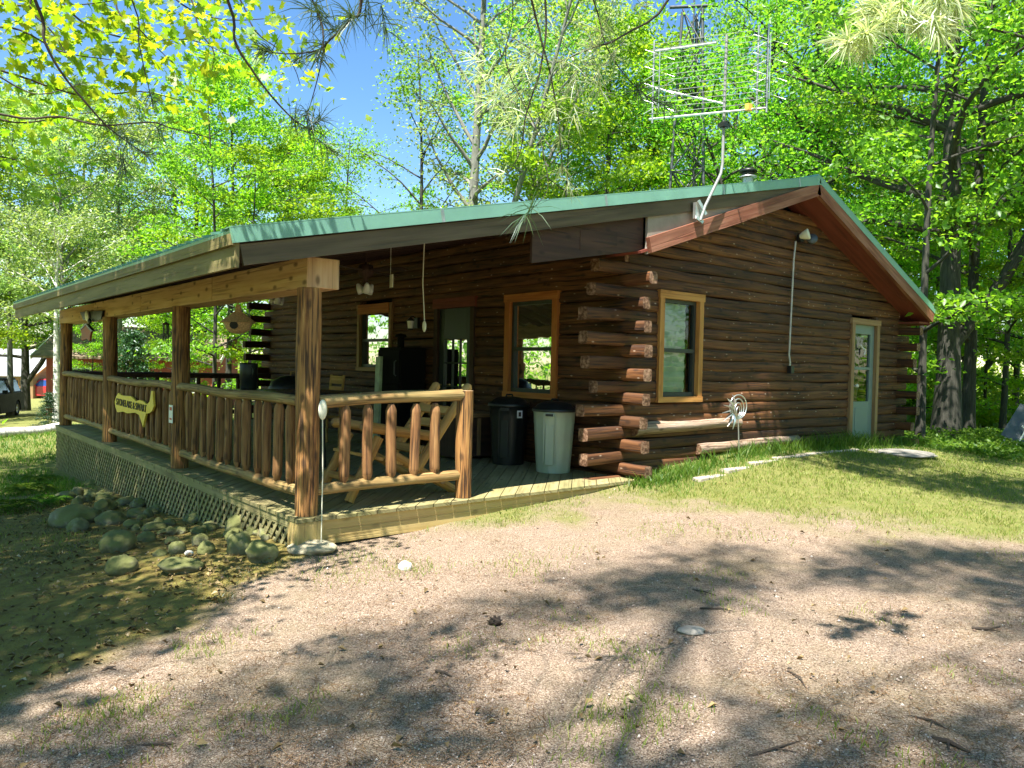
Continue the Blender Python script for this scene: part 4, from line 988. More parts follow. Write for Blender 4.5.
# ------------------------------------------------------------------ stones
M_ROCK = None
def rockmat():
    m, nt, b = newmat('mossy_stone'); ge = nd(nt, 'ShaderNodeNewGeometry'); tc = nd(nt, 'ShaderNodeTexCoord'); oi = nd(nt, 'ShaderNodeObjectInfo')
    n = nd(nt, 'ShaderNodeTexNoise', Scale=9.0, Detail=7.0, Roughness=0.7); nt.links.new(ge.outputs['Position'], n.inputs[0])
    n2 = nd(nt, 'ShaderNodeTexNoise', Scale=3.2, Detail=5.0, Roughness=0.65); nt.links.new(ge.outputs['Position'], n2.inputs[0])
    c = ramp(nt, n.outputs[0], [(.3, (.095, .09, .055)), (.55, (.20, .19, .125)), (.75, (.33, .31, .22))])
    sp = nd(nt, 'ShaderNodeSeparateXYZ'); nt.links.new(ge.outputs['Normal'], sp.inputs[0])
    f = mth(nt, 'ADD', mth(nt, 'MULTIPLY', n2.outputs[0], 1.3), mth(nt, 'MULTIPLY', sp.outputs[2], .25))
    f = mth(nt, 'ADD', f, mth(nt, 'MULTIPLY', oi.outputs['Random'], .22))
    c = mixc(nt, ramp(nt, f, [(.62, (0, 0, 0)), (.90, (.85, .85, .85))]), c, (.135, .145, .036))
    nt.links.new(c, b.inputs['Base Color']); b.inputs['Roughness'].default_value = .92; bump(nt, n.outputs[0], .9, .012, b); return m
M_ROCK = rockmat(); M_SLAB = plain('grey_slab', (.25, .23, .20), .9, var=.3, scale=9, bumpd=.005); M_PALE = plain('pale_stone', (.55, .52, .48), .8, var=.25, scale=14, bumpd=.006)
import bmesh
def rock(u, v, wpx, hpx, label, mat=None, name='stone', grp='mossy stones heaped below the porch lattice', p=None, cat='stone'):
    c = ground_hit(u, v + hpx * .28) if p is None else np.array(p); dep = project(c)[2]
    a = wpx * dep / FPX / 2; hgt = hpx * dep / FPX / 2 * 1.05; b_ = a * RNG.uniform(.7, 1.0)
    bm = bmesh.new(); bmesh.ops.create_icosphere(bm, subdivisions=4, radius=1); sd_ = RNG.random() * 50; rz = RNG.uniform(0, PI)
    for w in bm.verts:
        n = w.co.normalized(); k = 1 + .30 * noise.noise(n * 1.1 + Vector((sd_, 0, 0))) + .10 * noise.noise(n * 3.1 + Vector((0, sd_, 0))) + .035 * noise.noise(n * 8 + Vector((0, sd_, 3)))
        k = min(k, 1.10 + .05 * noise.noise(n * 4 + Vector((sd_, 2, 0)))); w.co = n * k
    ri = Vector((CM[0][0], CM[1][0], 0)).normalized(); fw = Vector((-ri.y, ri.x, 0))
    for w in bm.verts: q_ = Vector(w.co); w.co = ri * (q_.x * a) + fw * (q_.y * b_) + Vector((0, 0, q_.z * hgt))
    for f_ in bm.faces: f_.smooth = True
    me = bpy.data.meshes.new(name); bm.to_mesh(me); bm.free(); me.materials.append(mat or M_ROCK)
    o = bpy.data.objects.new(name, me); COL.objects.link(o); o.location = (c[0], c[1], gz(c[0], c[1]) + hgt * .45)
    return tag(o, label, cat, grp)
ROCKS = [(269, 533, 22, 14, 'rounded mossy stone nearest the corner block, upper of the pair'), (262, 553, 31, 26, 'squat round grey stone at the heap end nearest the gravel'),
 (240, 545, 26, 28, 'tall oval mossy stone leaning left of the squat round one'), (241, 525, 30, 22, 'broad mossy stone tight against the lattice near the corner'),
 (197, 518, 22, 13, 'mid size mossy stone midway along the lattice foot'), (215, 516, 18, 9, 'low flat stone half buried at the lattice foot'), (223, 519, 12, 12, 'small upright stone beside the low flat one at the lattice'),
 (200, 541, 16, 14, 'small rounded stone in the middle of the heap above the white pebble'), (177, 550, 19, 16, 'small boxy stone left of the white pebble'), (206, 549, 18, 15, 'dark sloping stone right of the white pebble'),
 (181, 566, 42, 17, 'long low dark stone at the front edge of the heap'), (172, 541, 15, 9, 'small flat stone in the heap centre'), (122, 566, 28, 22, 'rounded stone at the lower left front of the heap'),
 (117, 544, 35, 26, 'large pale grey boulder in the left centre of the heap'), (147, 538, 18, 13, 'low stone right of the large pale boulder'), (155, 527, 25, 10, 'long flat stone lying behind the large pale boulder'),
 (133, 525, 18, 11, 'flat mossy stone behind the pale boulder, left one'), (112, 519, 29, 16, 'dark green stone with a steep face under the lattice'), (104, 506, 20, 14, 'dark stone close against the lattice at mid heap'),
 (124, 503, 16, 10, 'little dark stone touching the lattice slats'), (76, 517, 44, 25, 'largest mossy boulder at the left of the heap'), (78, 527, 20, 16, 'stone in front of the largest mossy boulder'), (58, 520, 16, 16, 'roundish stone at the far left end of the heap'),
 (138, 514, 20, 12, 'stone between the two dark ones and the lattice'), (152, 513, 13, 8, 'tiny stone below the lattice midpoint'), (184, 510, 28, 9, 'thin flat stone lying along the lattice'),
 (106, 497, 22, 10, 'flat dark stone at the back of the heap'), (84, 492, 18, 8, 'small back stone below the third porch post'), (66, 497, 20, 10, 'small stone at the back left of the heap by the ferns'), (92, 483, 16, 7, 'last small stone at the far end of the lattice'), (160, 555, 14, 9, 'little stone behind the long low dark one')]
for u, v, a, b, l in ROCKS: rock(u, v, a, b, l)
for k in range(44):
    uu = RNG.uniform(70, 285); vv = 497 + (uu - 70) * .175 + RNG.uniform(-8, 24)
    rock(uu, vv, RNG.uniform(8, 17), RNG.uniform(6, 12), 'small half buried stone filling a gap in the mossy heap', None, 'stone', 'small filler stones of the mossy heap')
rock(189, 554, 9, 6, 'small white pebble lying among the mossy stones', M_PALE)
rock(405, 567, 13, 11, 'lone pale stone lying on the gravel before the deck', M_PALE, 'pale_stone', None)
rock(692, 631, 28, 6, 'flat grey stone sunk flush in the gravel drive', M_SLAB, 'flat_stone', None)
rock(900, 453, 70, 5, 'flat grey stepping slab on the grass before the gable door', M_SLAB, 'stepping_slab', None, cat='slab')
rock(0, 0, 46, 14, 'flat pale foundation stone under the porch corner', plain('foundation_stone', (.34, .30, .2), .9, var=.3, bumpd=.006), 'foundation_stone', None, p=(-.02, -.17, -.33))
# stone edging strip in the grass
m = MB()
for k in range(7):
    x0 = 4.75 + k * .62; y0 = -.62 + .02 * k; z0 = gz(x0 + .3, y0) + .005
    m.box((x0 + .3, y0, z0 - .018), (.60, .12 + RNG.uniform(-.02, .02), .06), Matrix.Rotation(RNG.uniform(-.04, .04), 3, 'Z'))
single(m, 'edging', [plain('pale_edging', (.42, .36, .29), .9, var=.3, bumpd=.004)], (6.9, -.6, gz(6.9, -.6)), 'pale timber edging half sunk in the grass along the gable wall', 'edging', bevel=.012)

# ------------------------------------------------------------------ trees
L_MAPLE = leafmat('maple_leaf', (.065, .155, .012), (.105, .225, .016), (.15, .265, .02), tboost=2.7, gloss=.06)
L_YELL = leafmat('young_leaf', (.095, .20, .010), (.14, .255, .013), (.20, .285, .018), tboost=2.6, gloss=.06)
L_NEAR = leafmat('near_maple_leaf', (.10, .20, .010), (.17, .265, .012), (.25, .29, .016), tboost=2.7, gloss=.05)
L_PALE = leafmat('pale_leaf', (.12, .195, .06), (.17, .25, .08), (.23, .29, .11), tboost=2.4)
L_DARKG = leafmat('spruce_needle', (.018, .05, .016), (.03, .075, .02), (.045, .10, .025), trans=.25)
L_PINE = leafmat('pine_needle', (.035, .075, .03), (.06, .11, .045), (.10, .15, .06), trans=.3)
L_PINELIT = leafmat('sunlit_pine_needle', (.30, .38, .18), (.42, .48, .28), (.52, .56, .40), trans=.5, tboost=1.6)  # pine needle colour bleached to paint sunlight onto the bright tufts
B_MAPLE = barkmat('maple_bark', (.018, .017, .012), (.06, .058, .045))
B_ASPEN = barkmat('aspen_bark', (.09, .09, .075), (.22, .225, .19))
B_BIRCH = barkmat('birch_bark', (.30, .28, .25), (.80, .78, .74), bands=True)
B_TWIG = barkmat('twig_bark', (.03, .022, .016), (.075, .055, .04))

def leaf_arrays(P, N, D, size, wid=.62, fold=.22, droop=.15):
    """diamond leaves folded along the midrib; P base, N normal, D direction"""
    S = np.cross(N, D); S /= np.linalg.norm(S, axis=1, keepdims=True) + 1e-9
    L = size[:, None]
    base = P; tip = P + D * L - N * L * droop
    mid = P + D * L * .45
    l = mid + S * L * wid * .5 + N * L * fold * .35; r = mid - S * L * wid * .5 + N * L * fold * .35
    V = np.stack([base, l, tip, r], 1).reshape(-1, 3)
    k = np.arange(len(P))[:, None] * 4
    F = np.concatenate([k + np.array([[0, 2, 1]]), k + np.array([[0, 3, 2]])], 1).reshape(-1, 3)
    return V, F
def rand_frames(n, rg, updir=.8, jit=.75):
    N = rg.normal(size=(n, 3)) * jit + np.array([0, 0, updir]); N /= np.linalg.norm(N, axis=1, keepdims=True)
    D = rg.normal(size=(n, 3)); D -= N * (D * N).sum(1, keepdims=True); D /= np.linalg.norm(D, axis=1, keepdims=True)
    return N, D
def clump_leaves(centers, rad, nleaf, rg, size, flat=.4, updir=.8, jit=.75):
    C = np.repeat(np.asarray(centers), nleaf, 0); Rr = np.repeat(np.asarray(rad), nleaf)
    off = rg.normal(size=(len(C), 3)) * .55; off[:, 2] *= flat
    P = C + off * Rr[:, None]
    P[:, 2] -= (off[:, 0] ** 2 + off[:, 1] ** 2) * Rr * .12
    N, D = rand_frames(len(P), rg, updir, jit)
    s = size * rg.uniform(.6, 1.25, len(P))
    return leaf_arrays(P, N, D, s)

def tree_parts(seed, H, r0, cz0, R, nlimb, nleaf, ls, flat=.4, shape='round', up=.5, lean=(0, 0), fork=0, twig=5, clr=.75, dense=1.0, updir=.8):
    rg = np.random.default_rng(seed); rn = random.Random(seed)
    mb = MB(); global RNG
    old = RNG; RNG = rn
    n = 12; tp = []; wx = rn.uniform(-1, 1); ph = rn.uniform(0, 6)
    for i in range(n):
        t = i / (n - 1); tp.append(Vector((lean[0] * t * H + .012 * H * math.sin(t * 5 + ph) * t, lean[1] * t * H + .012 * H * math.cos(t * 4.3 + ph) * t, -.35 + t * (H + .35))))
    tr = [r0 * (1.35 if i == 0 else 1.08 if i == 1 else 1) * (1 - .88 * (i / (n - 1)) ** .9) + .006 for i in range(n)]
    mb.tube(tp, tr, 12, 0, 0, .04)
    def tpos(t):
        f_ = t * (n - 1); i = min(int(f_), n - 2); return tp[i].lerp(tp[i + 1], f_ - i), tr[i] + (tr[i + 1] - tr[i]) * (f_ - i)
    cents = []; rads = []
    stems = [(tpos, cz0, H, 1.0)]
    for k in range(fork):
        b0, br = tpos((cz0 * .45 + .5) / H + .04 * k); a = rn.uniform(0, 6.28); Lf = H * rn.uniform(.5, .7)
        pts = []; 
        for i in range(8):
            t = i / 7; pts.append(b0 + Vector((math.cos(a) * Lf * .42 * t ** .8, math.sin(a) * Lf * .42 * t ** .8, Lf * .9 * t)))
        rr = [br * .62 * (1 - .85 * i / 7) for i in range(8)]; mb.tube(pts, rr, 10, 0, 0, .04)
        def fp(t, pts=pts, rr=rr):
            f_ = t * 7; i = min(int(f_), 6); return pts[i].lerp(pts[i + 1], f_ - i), rr[i]
        stems.append((fp, None, None, .7))
    for pos, c0, HH, sc in stems:
        nl = int(nlimb * sc)
        for k in range(nl):
            u = (k + rn.random()) / nl
            t = (c0 / HH + (1 - c0 / HH) * u * .97) if c0 is not None else .25 + .75 * u
            b0, br = pos(min(t, .995)); a = k * 2.4 + rn.uniform(-.5, .5)
            if shape == 'round': prof = .35 + .65 * math.sin(PI * (.18 + .78 * u)) 
            elif shape == 'cone': prof = 1.02 - .92 * u
            else: prof = .6 + .4 * math.sin(PI * u)
            L = R * prof * rn.uniform(.65, 1.1) * (1 if sc == 1 else .75)
            e = up * rn.uniform(.5, 1.3) + .35 * u
            d0 = Vector((math.cos(a) * math.cos(e), math.sin(a) * math.cos(e), math.sin(e)))
            pts = [b0]; dcur = d0.copy()
            for i in range(6):
                dcur = (dcur + Vector((rn.uniform(-.2, .2), rn.uniform(-.2, .2), rn.uniform(-.14, .06)))).normalized(); pts.append(pts[-1] + dcur * L / 6)
            lr = min(br * .55, .028 * L + .012); mb.tube(pts, [lr * (1 - .85 * i / 6) + .003 for i in range(7)], 6, 0, 0)
            for j in range(twig):
                tt = .3 + .7 * (j + rn.random()) / twig; i = min(int(tt * 6), 5); q = pts[i].lerp(pts[i + 1], tt * 6 - i)
                aa = a + rn.choice((-1, 1)) * rn.uniform(.4, 1.1); l2 = L * rn.uniform(.22, .42) * (1.15 - .5 * tt)
                d2 = Vector((math.cos(aa), math.sin(aa), rn.uniform(-.1, .35))); q2 = q + d2 * l2
                mb.tube([q, q.lerp(q2, .5) + Vector((0, 0, .05 * l2)), q2], [lr * .3 + .003, lr * .2 + .003, .003], 4, 0, None)
                cents.append(q.lerp(q2, .75)); rads.append(clr * rn.uniform(.6, 1.25))
                if rn.random() < .6 * dense: cents.append(q.lerp(q2, .3)); rads.append(clr * rn.uniform(.4, .9))
            cents.append(pts[-1]); rads.append(clr * rn.uniform(.5, 1))
    RNG = old
    cents = np.array([tuple(c) for c in cents]); per = max(4, int(nleaf / len(cents)))
    V, F = clump_leaves(cents, np.array(rads), per, rg, ls, flat, updir)
    return mb, V, F
class Proto:
    def __init__(s, mb, V, F, bark, leaf):
        t = mb.build('trunk', [bark]); c = np_mesh('crown', V, F, leaf)
        s.tm, s.cm = t.data, c.data; bpy.data.objects.remove(t); bpy.data.objects.remove(c)
def plant(pr, x, y, label, name='leafy_tree', cat='tree', group=None, rz=None, sc=1.0, scz=None, z=None, leaf=None):
    e = empty(name, (x, y, gz(x, y) - .03 if z is None else z), label, cat, group, RNG.uniform(0, 6.28) if rz is None else rz)
    e.scale = (sc, sc, scz or sc)
    t = bpy.data.objects.new('trunk', pr.tm); COL.objects.link(t); t.parent = e
    c = bpy.data.objects.new('crown', pr.cm); COL.objects.link(c); c.parent = e
    if leaf: c.material_slots[0].link = 'OBJECT'; c.material_slots[0].material = leaf
    return e
P_MAPA = Proto(*tree_parts(1, 16, .25, 3.0, 5.0, 28, 21000, .145, .3, 'round', .45, clr=.9, fork=1), B_MAPLE, L_MAPLE)
P_MAPB = Proto(*tree_parts(2, 14, .17, 2.2, 4.2, 26, 20000, .135, .28, 'round', .5, clr=.85), B_MAPLE, L_MAPLE)
P_YOUNG = Proto(*tree_parts(3, 8, .06, .9, 2.8, 26, 12000, .13, .22, 'round', .35, clr=.6), B_MAPLE, L_YELL)
P_ASPEN = Proto(*tree_parts(4, 19, .24, 6.5, 4.4, 24, 14000, .14, .5, 'round', .75, fork=2, clr=.8), B_ASPEN, L_PALE)
P_YELL = Proto(*tree_parts(5, 13, .13, 2.5, 3.6, 28, 20000, .145, .35, 'round', .6, clr=.8), B_MAPLE, L_YELL)
P_SPAR = Proto(*tree_parts(6, 15, .15, 4.0, 4.0, 18, 5200, .15, .45, 'round', .7, clr=.8, twig=4), B_MAPLE, L_MAPLE)
P_PALE = Proto(*tree_parts(7, 12, .12, 4.6, 3.8, 24, 16000, .13, .5, 'round', .6, clr=.85), B_ASPEN, L_PALE)
def spruce(seed, H, R, nl, nleaf):
    return tree_parts(seed, H, .035 * H / 3, .25, R, nl, nleaf, .07, .35, 'cone', -.05, clr=.22 * R / 1.0 + .06, updir=.3)
P_SPR = Proto(*spruce(8, 2.6, 1.0, 46, 9000), B_TWIG, L_DARKG)

def tr_at(pr, u, d, label, **k):
    p = at(u, 400, d); return plant(pr, p[0], p[1], label, **k)
G1 = 'trees of the wood right of the cabin'; G2 = 'trees standing behind the cabin roof'; G3 = 'trees left of the porch'
# right of the cabin
P_BIGA = Proto(*tree_parts(21, 19, .27, 4.2, 5.5, 30, 26000, .135, .28, 'round', .4, clr=.95, fork=1, lean=(.01, .0)), B_MAPLE, L_MAPLE)
P_BIGB = Proto(*tree_parts(22, 17, .15, 2.6, 4.4, 24, 18000, .13, .25, 'round', .5, clr=.85, lean=(-.012, .012)), B_MAPLE, L_MAPLE)
P_THIN = Proto(*tree_parts(23, 13, .085, 1.6, 3.2, 20, 8000, .14, .22, 'round', .45, clr=.75, lean=(-.02, .0)), B_MAPLE, L_MAPLE)
tr_at(P_BIGA, 947, 18, 'thickest dark maple trunk at the lawn edge right of the cabin', name='maple_tree', group=G1, rz=.5)
tr_at(P_BIGB, 968, 19, 'dark maple trunk standing just right of the thickest one', name='maple_tree', group=G1, rz=2.5)
tr_at(P_THIN, 921, 16, 'slim dark maple trunk between the cabin corner and the thickest trunk', name='maple_tree', group=G1, rz=1)
tr_at(P_THIN, 1003, 22, 'slim leaning tree near the right edge of the photo', name='maple_tree', group=G1, rz=3)
tr_at(P_MAPB, 1040, 24, 'tree whose trunk is just cut off by the right edge', name='maple_tree', group=G1)
tr_at(P_YOUNG, 1085, 18, 'low bushy sapling past the right edge of the photo', name='sapling', group=G1)
for u, d, pr, l in ((900, 24, P_YOUNG, 'low sapling glimpsed between cabin corner and slim trunk'), (985, 27, P_YOUNG, 'bright low sapling right of the double trunks'), (1015, 30, P_YELL, 'yellow green tree deep in the wood at the right edge'), (935, 31, P_YELL, 'yellow green tree deep behind the thickest trunk'),
                    (890, 29, P_MAPA, 'tall maple above the right roof slope, deep in the wood'), (965, 36, P_MAPA, 'tall maple far behind the double trunks'), (1060, 33, P_MAPA, 'tall maple beyond the right edge of the photo'), (860, 26, P_MAPB, 'maple with dark trunk above the right roof slope')):
    tr_at(pr, u, d, l, name='maple_tree', group=G1)
# behind the roof
tr_at(P_ASPEN, 470, 26, 'tall pale grey forked aspen rising behind the middle of the roof', name='aspen_tree', group=G2, rz=2.2)
for u, d, pr, sc, l in ((805, 25, P_MAPA, 1, 'big maple right behind the roof peak'), (760, 30, P_MAPA, 1.05, 'tall maple behind the chimney pipe'), (728, 34, P_MAPA, 1.1, 'maple behind the wire antenna screen'), (640, 30, P_YELL, 1.1, 'bright yellow green tree left of the lattice mast'),
                     (600, 28, P_YELL, 1.1, 'yellow green tree between the aspen and the lattice mast'), (560, 24, P_YOUNG, 1.15, 'small light sapling behind the roof between aspen and mast'), (525, 33, P_MAPB, 1.15, 'maple showing behind and right of the aspen'), (415, 31, P_SPAR, .95, 'thin crowned tree left of the aspen against blue sky'),
                     (684, 44, P_YELL, 1.35, 'tall far maple behind the lattice mast'), (830, 37, P_MAPA, 1.15, 'tall far maple behind the roof peak'), (620, 40, P_MAPA, 1.0, 'far maple behind the yellow green pair')):
    tr_at(pr, u, d, l, name='leafy_tree', group=G2, sc=sc)
# left of and behind the porch
for u, d, pr, sc, l in ((228, 27, P_YELL, .92, 'yellow green tree above the near end of the porch eave'), (172, 44, P_MAPA, 1.0, 'maple above the middle of the porch eave'), (285, 30, P_YELL, .8, 'smaller yellow tree at the left end of the gable trim'), (118, 33, P_PALE, 1.05, 'pale leafed tree above the far end of the eave'),
                     (60, 30, P_PALE, 1.0, 'pale silvery tree above the far roof corner'), (10, 34, P_PALE, 1.1, 'pale tree at the left edge behind the dark car'), (-40, 30, P_YELL, 1.0, 'yellow green tree just past the left edge of the photo'), (215, 21, P_THIN, .75, 'thin trunk seen through the porch beside the straw birdhouse'),
                     (250, 24, P_YOUNG, 1.0, 'light sapling seen through the porch near the far log corner'), (150, 44, P_YOUNG, 1.2, 'light sapling seen between the middle porch posts'), (330, 34, P_SPAR, .62, 'thin low tree behind the left part of the roof'), (195, 35, P_MAPA, .8, 'round maple far behind the porch'), (85, 38, P_MAPB, 1.0, 'maple far behind the red house')):
    tr_at(pr, u, d, l, name='leafy_tree', group=G3, sc=sc)
for u, d, pr, sc, l in ((15, 88, P_YELL, 1.5, 'bright tree far behind the red van, left one'), (52, 95, P_MAPA, 1.3, 'broad tree far behind the red van'), (-15, 84, P_PALE, 1.4, 'pale tree far behind the black car'), (100, 92, P_MAPA, 1.3, 'broad tree far behind the red house')):
    tr_at(pr, u, d, l, name='leafy_tree', group=G3, sc=sc)
tr_at(P_YOUNG, 172, 28, 'low leafy sapling in front of the red house, seen between the middle porch posts', name='sapling', group=G3, sc=.62)
tr_at(P_YOUNG, 92, 30, 'low leafy sapling in front of the red house, seen beside the far porch post', name='sapling', group=G3, sc=.5)
tr_at(P_SPAR, 345, 44, 'tall thin tree standing in the blue sky gap left of the aspen', name='leafy_tree', group=G2, sc=1.0)
tr_at(P_YELL, 300, 42, 'yellow green tree deep behind the left end of the gable trim', name='leafy_tree', group=G2, sc=1.1)
tr_at(P_MAPA, 25, 40, 'tall maple above the far roof corner, behind the birch', name='leafy_tree', group=G3, sc=.9)
e = tr_at(Proto(*tree_parts(31, 6.5, .12, 3.6, 2.6, 12, 5000, .12, .5, 'round', .7, clr=.6), B_BIRCH, L_PALE), 56.5, 26, 'white barked birch beside the far porch post', name='birch_tree', group=G3)
g = ground_hit(48, 428); plant(P_SPR, g[0], g[1], 'small dark spruce sapling beside the far porch corner', name='spruce_sapling', cat='sapling', sc=.40)
tr_at(P_SPR, 132, 23, 'dark drooping spruce seen between the porch posts before the red house', name='spruce_tree', sc=1.1)

# far wood that reads as one mass
rg = np.random.default_rng(77); cs = []; rs = []
for k in range(620):
    a = rg.uniform(-.62, .80); d = rg.uniform(44, 66); p = CAM + (ray(512 + FPX * math.tan(a), 384)) * d
    lim = 12 if a > -.05 else 9
    if a < -.33: d = rg.uniform(84, 112); p = CAM + (ray(512 + FPX * math.tan(a), 384)) * d; lim = 13
    hgt = rg.uniform(.3, 1) ** 1.0 * lim; cs.append((p[0], p[1], gz(p[0], p[1]) + hgt * rg.uniform(.05, 1))); rs.append(rg.uniform(1.2, 2.6))
for k in range(260):
    a = rg.uniform(.30, .75); d = rg.uniform(26, 44); p = CAM + (ray(512 + FPX * math.tan(a), 384)) * d
    cs.append((p[0], p[1], gz(p[0], p[1]) + rg.uniform(.1, 2.2))); rs.append(rg.uniform(.7, 1.5))
V, F = clump_leaves(cs, rs, 85, rg, .30, .45)
tag(np_mesh('far_wood', V, F, L_YELL), 'distant sunlit wood closing the view behind the trees', 'wood', kind='stuff')
cs = []; rs = []
for k in range(1500):
    a = rg.uniform(0, 2 * PI); d = rg.uniform(24, 40); p = CAM + np.array([math.cos(a), math.sin(a), 0]) * d
    q_ = project(p)
    if q_ is not None and -160 < q_[0] < 1180: continue
    cs.append((p[0], p[1], -.6 + 12.5 * rg.uniform(.02, 1) ** 1.3)); rs.append(rg.uniform(1.3, 2.6))
V, F = clump_leaves(cs, rs, 130, rg, .30, .45)
tag(np_mesh('surrounding_wood', V, F, L_MAPLE), 'leafy wood all round the yard, seen only mirrored in the panes', 'wood', kind='stuff')


# ------------------------------------------------------------------ big trees beside and behind the photographer: they shade the yard
def inframe(p, mg=60):
    q = project(p)
    return q is not None and -mg < q[0] < 1024 + mg and -mg < q[1] < 768 + mg
COT = math.cos(EL) / math.sin(EL)
SUNNY = [Vector(at(u, v, d)) for u, v, d in ((20, 30, 4.7), (70, 50, 4.8), (120, 60, 4.9), (180, 40, 5.2), (230, 55, 5.3), (60, 95, 4.9), (140, 92, 5), (60, 118, 5.3), (60, 5, 4.7), (205, 80, 5.5), (290, 60, 6.3), (870, 25, 3.4), (930, 20, 3.4), (840, 42, 3.4), (500, 110, 3), (520, 80, 3), (555, 140, 3), (740, 75, 9.7), (700, 80, 9.9), (765, 70, 9.5), (722, 110, 9.8), (700, 215, 9.6), (560, 200, 8))]
def shade_clumps(n, fx, z0, z1, rg, rad=(.35, .7)):
    """leaf clumps of a crown standing between the sun and the ground area drawn by fx()"""
    out = []; rr = []
    t = 0
    while len(out) < n and t < n * 6:
        t += 1; g = fx(rg)
        if g is None: continue
        h = rg.uniform(z0, z1); p = (g[0] + SUN.x * COT * (h - g[2]), g[1] + SUN.y * COT * (h - g[2]), h)
        if inframe(p, 90): continue
        if any((Vector(p) - k_).cross(SDIR).length < .75 for k_ in SUNNY): continue
        out.append(p); rr.append(rg.uniform(*rad))
    return out, rr
rg = np.random.default_rng(3)
def zone_left(r):
    y = r.uniform(-2.0, 12.0); x = r.uniform(-4.6, .5)
    s = side(x, y, (0.2, -.15), (-2.7, -1.95)) * -1
    if s < .12: return None
    if y > 7.0 and x < -1.4: return None
    return (x, y, r.choice([-.4, -.4, .8, 2.1]) if x > -1 else -.5)
_e = [onplane(u, v, 2, -.27) for u, v in ((-150, 760), (0, 728), (200, 668), (400, 622), (600, 568), (800, 553), (1024, 562), (1300, 590))]
EDGE = (np.array([p[0] for p in _e]), np.array([p[1] for p in _e]))
def zone_gravel(r):
    x = r.uniform(-4, 7.5); y = r.uniform(-7, -1.2)
    if y > np.interp(x, EDGE[0], EDGE[1]) + .15 * (r.random() - .5): return None
    n = float(vnoise(x, y, 1.1, 21)) * .35 + float(vnoise(x, y, 3.0, 22)) * .65
    if n < .24 + .46 * r.random(): return None
    return (x, y, -.25)
def zone_lawn(r):
    x = r.uniform(7, 17); y = r.uniform(-5.5, -.3)
    n = float(vnoise(x * .55 + y * .4, y, 1.1, 31))
    if n < .53: return None
    return (x, y, 0.)
def zone_wall(r):
    x = r.uniform(6.3, 12); z = r.uniform(.15, 2.4)
    if z < .72 and x < 6.8: return None
    return (x, .12, z)
def big_tree(name, label, x, y, H, r0, bark, leaf, clumps, per, size, flat, branchn=60, seed=0):
    z = gz(x, y); e = empty(name, (x, y, z), label, 'tree'); mb = MB()
    n = 10; pts = [Vector((.05 * math.sin(i * 1.3), .05 * math.cos(i * 1.7), -.3 + (H + .3) * i / (n - 1))) for i in range(n)]
    mb.tube(pts, [r0 * (1.25 if i == 0 else 1) * (1 - .8 * i / (n - 1)) for i in range(n)], 14, 0, 0, .05)
    C, Rr = clumps; C = np.array(C) - np.array([x, y, z])
    idx = np.random.default_rng(seed).choice(len(C), min(branchn, len(C)), replace=False)
    for i in idx:        # limbs that carry the clumps
        c = Vector(C[i]); hb = max(2.5, min(H * .95, c.z - .35 * math.hypot(c.x, c.y)))
        b0 = Vector((0, 0, hb)); mid = b0.lerp(c, .5) + Vector((0, 0, .06 * (c - b0).length))
        ok = not any(inframe(Vector((x, y, z)) + b0.lerp(c, t), 10) for t in (.2, .4, .6, .8, 1))
        if ok: mb.tube([b0, b0.lerp(mid, .5) + Vector((0, 0, .05)), mid, mid.lerp(c, .5), c], [.035, .028, .02, .013, .005], 6, 0, None)
    t = mb.build('trunk', [bark], e)
    V, F = clump_leaves(C, np.array(Rr), per, np.random.default_rng(seed + 5), size, flat)
    np_mesh('crown', V, F, leaf, e)
    return e
cl1 = shade_clumps(960, zone_left, 6.0, 11.5, rg)
maple = big_tree('maple_tree', 'big maple beside the photographer whose yellow green leaves hang in the top left corner', -7.6, -1.2, 12.5, .24, B_MAPLE, L_YELL, cl1, 75, .135, .45, 90, 1)
cl2 = shade_clumps(1900, zone_gravel, 11.0, 21.0, rg, (.2, .5))
pine = big_tree('white_pine', 'white pine behind the photographer whose needle twigs hang across the top of the photo', -6.3, -6.95, 19, .13, B_TWIG, L_PINE, cl2, 17, .10, .6, 12, 2)
c3a, c3b = shade_clumps(260, zone_lawn, 7.5, 13.0, rg, (.3, .6)), shade_clumps(620, zone_wall, 8.5, 12.5, rg, (.3, .55))
oak = big_tree('oak_tree', 'tall tree right of the photographer that dapples the lawn, only its shadow in view', 3.4, -8.6, 14, .2, B_MAPLE, L_MAPLE, (c3a[0] + c3b[0], c3a[1] + c3b[1]), 75, .13, .45, 24, 3)

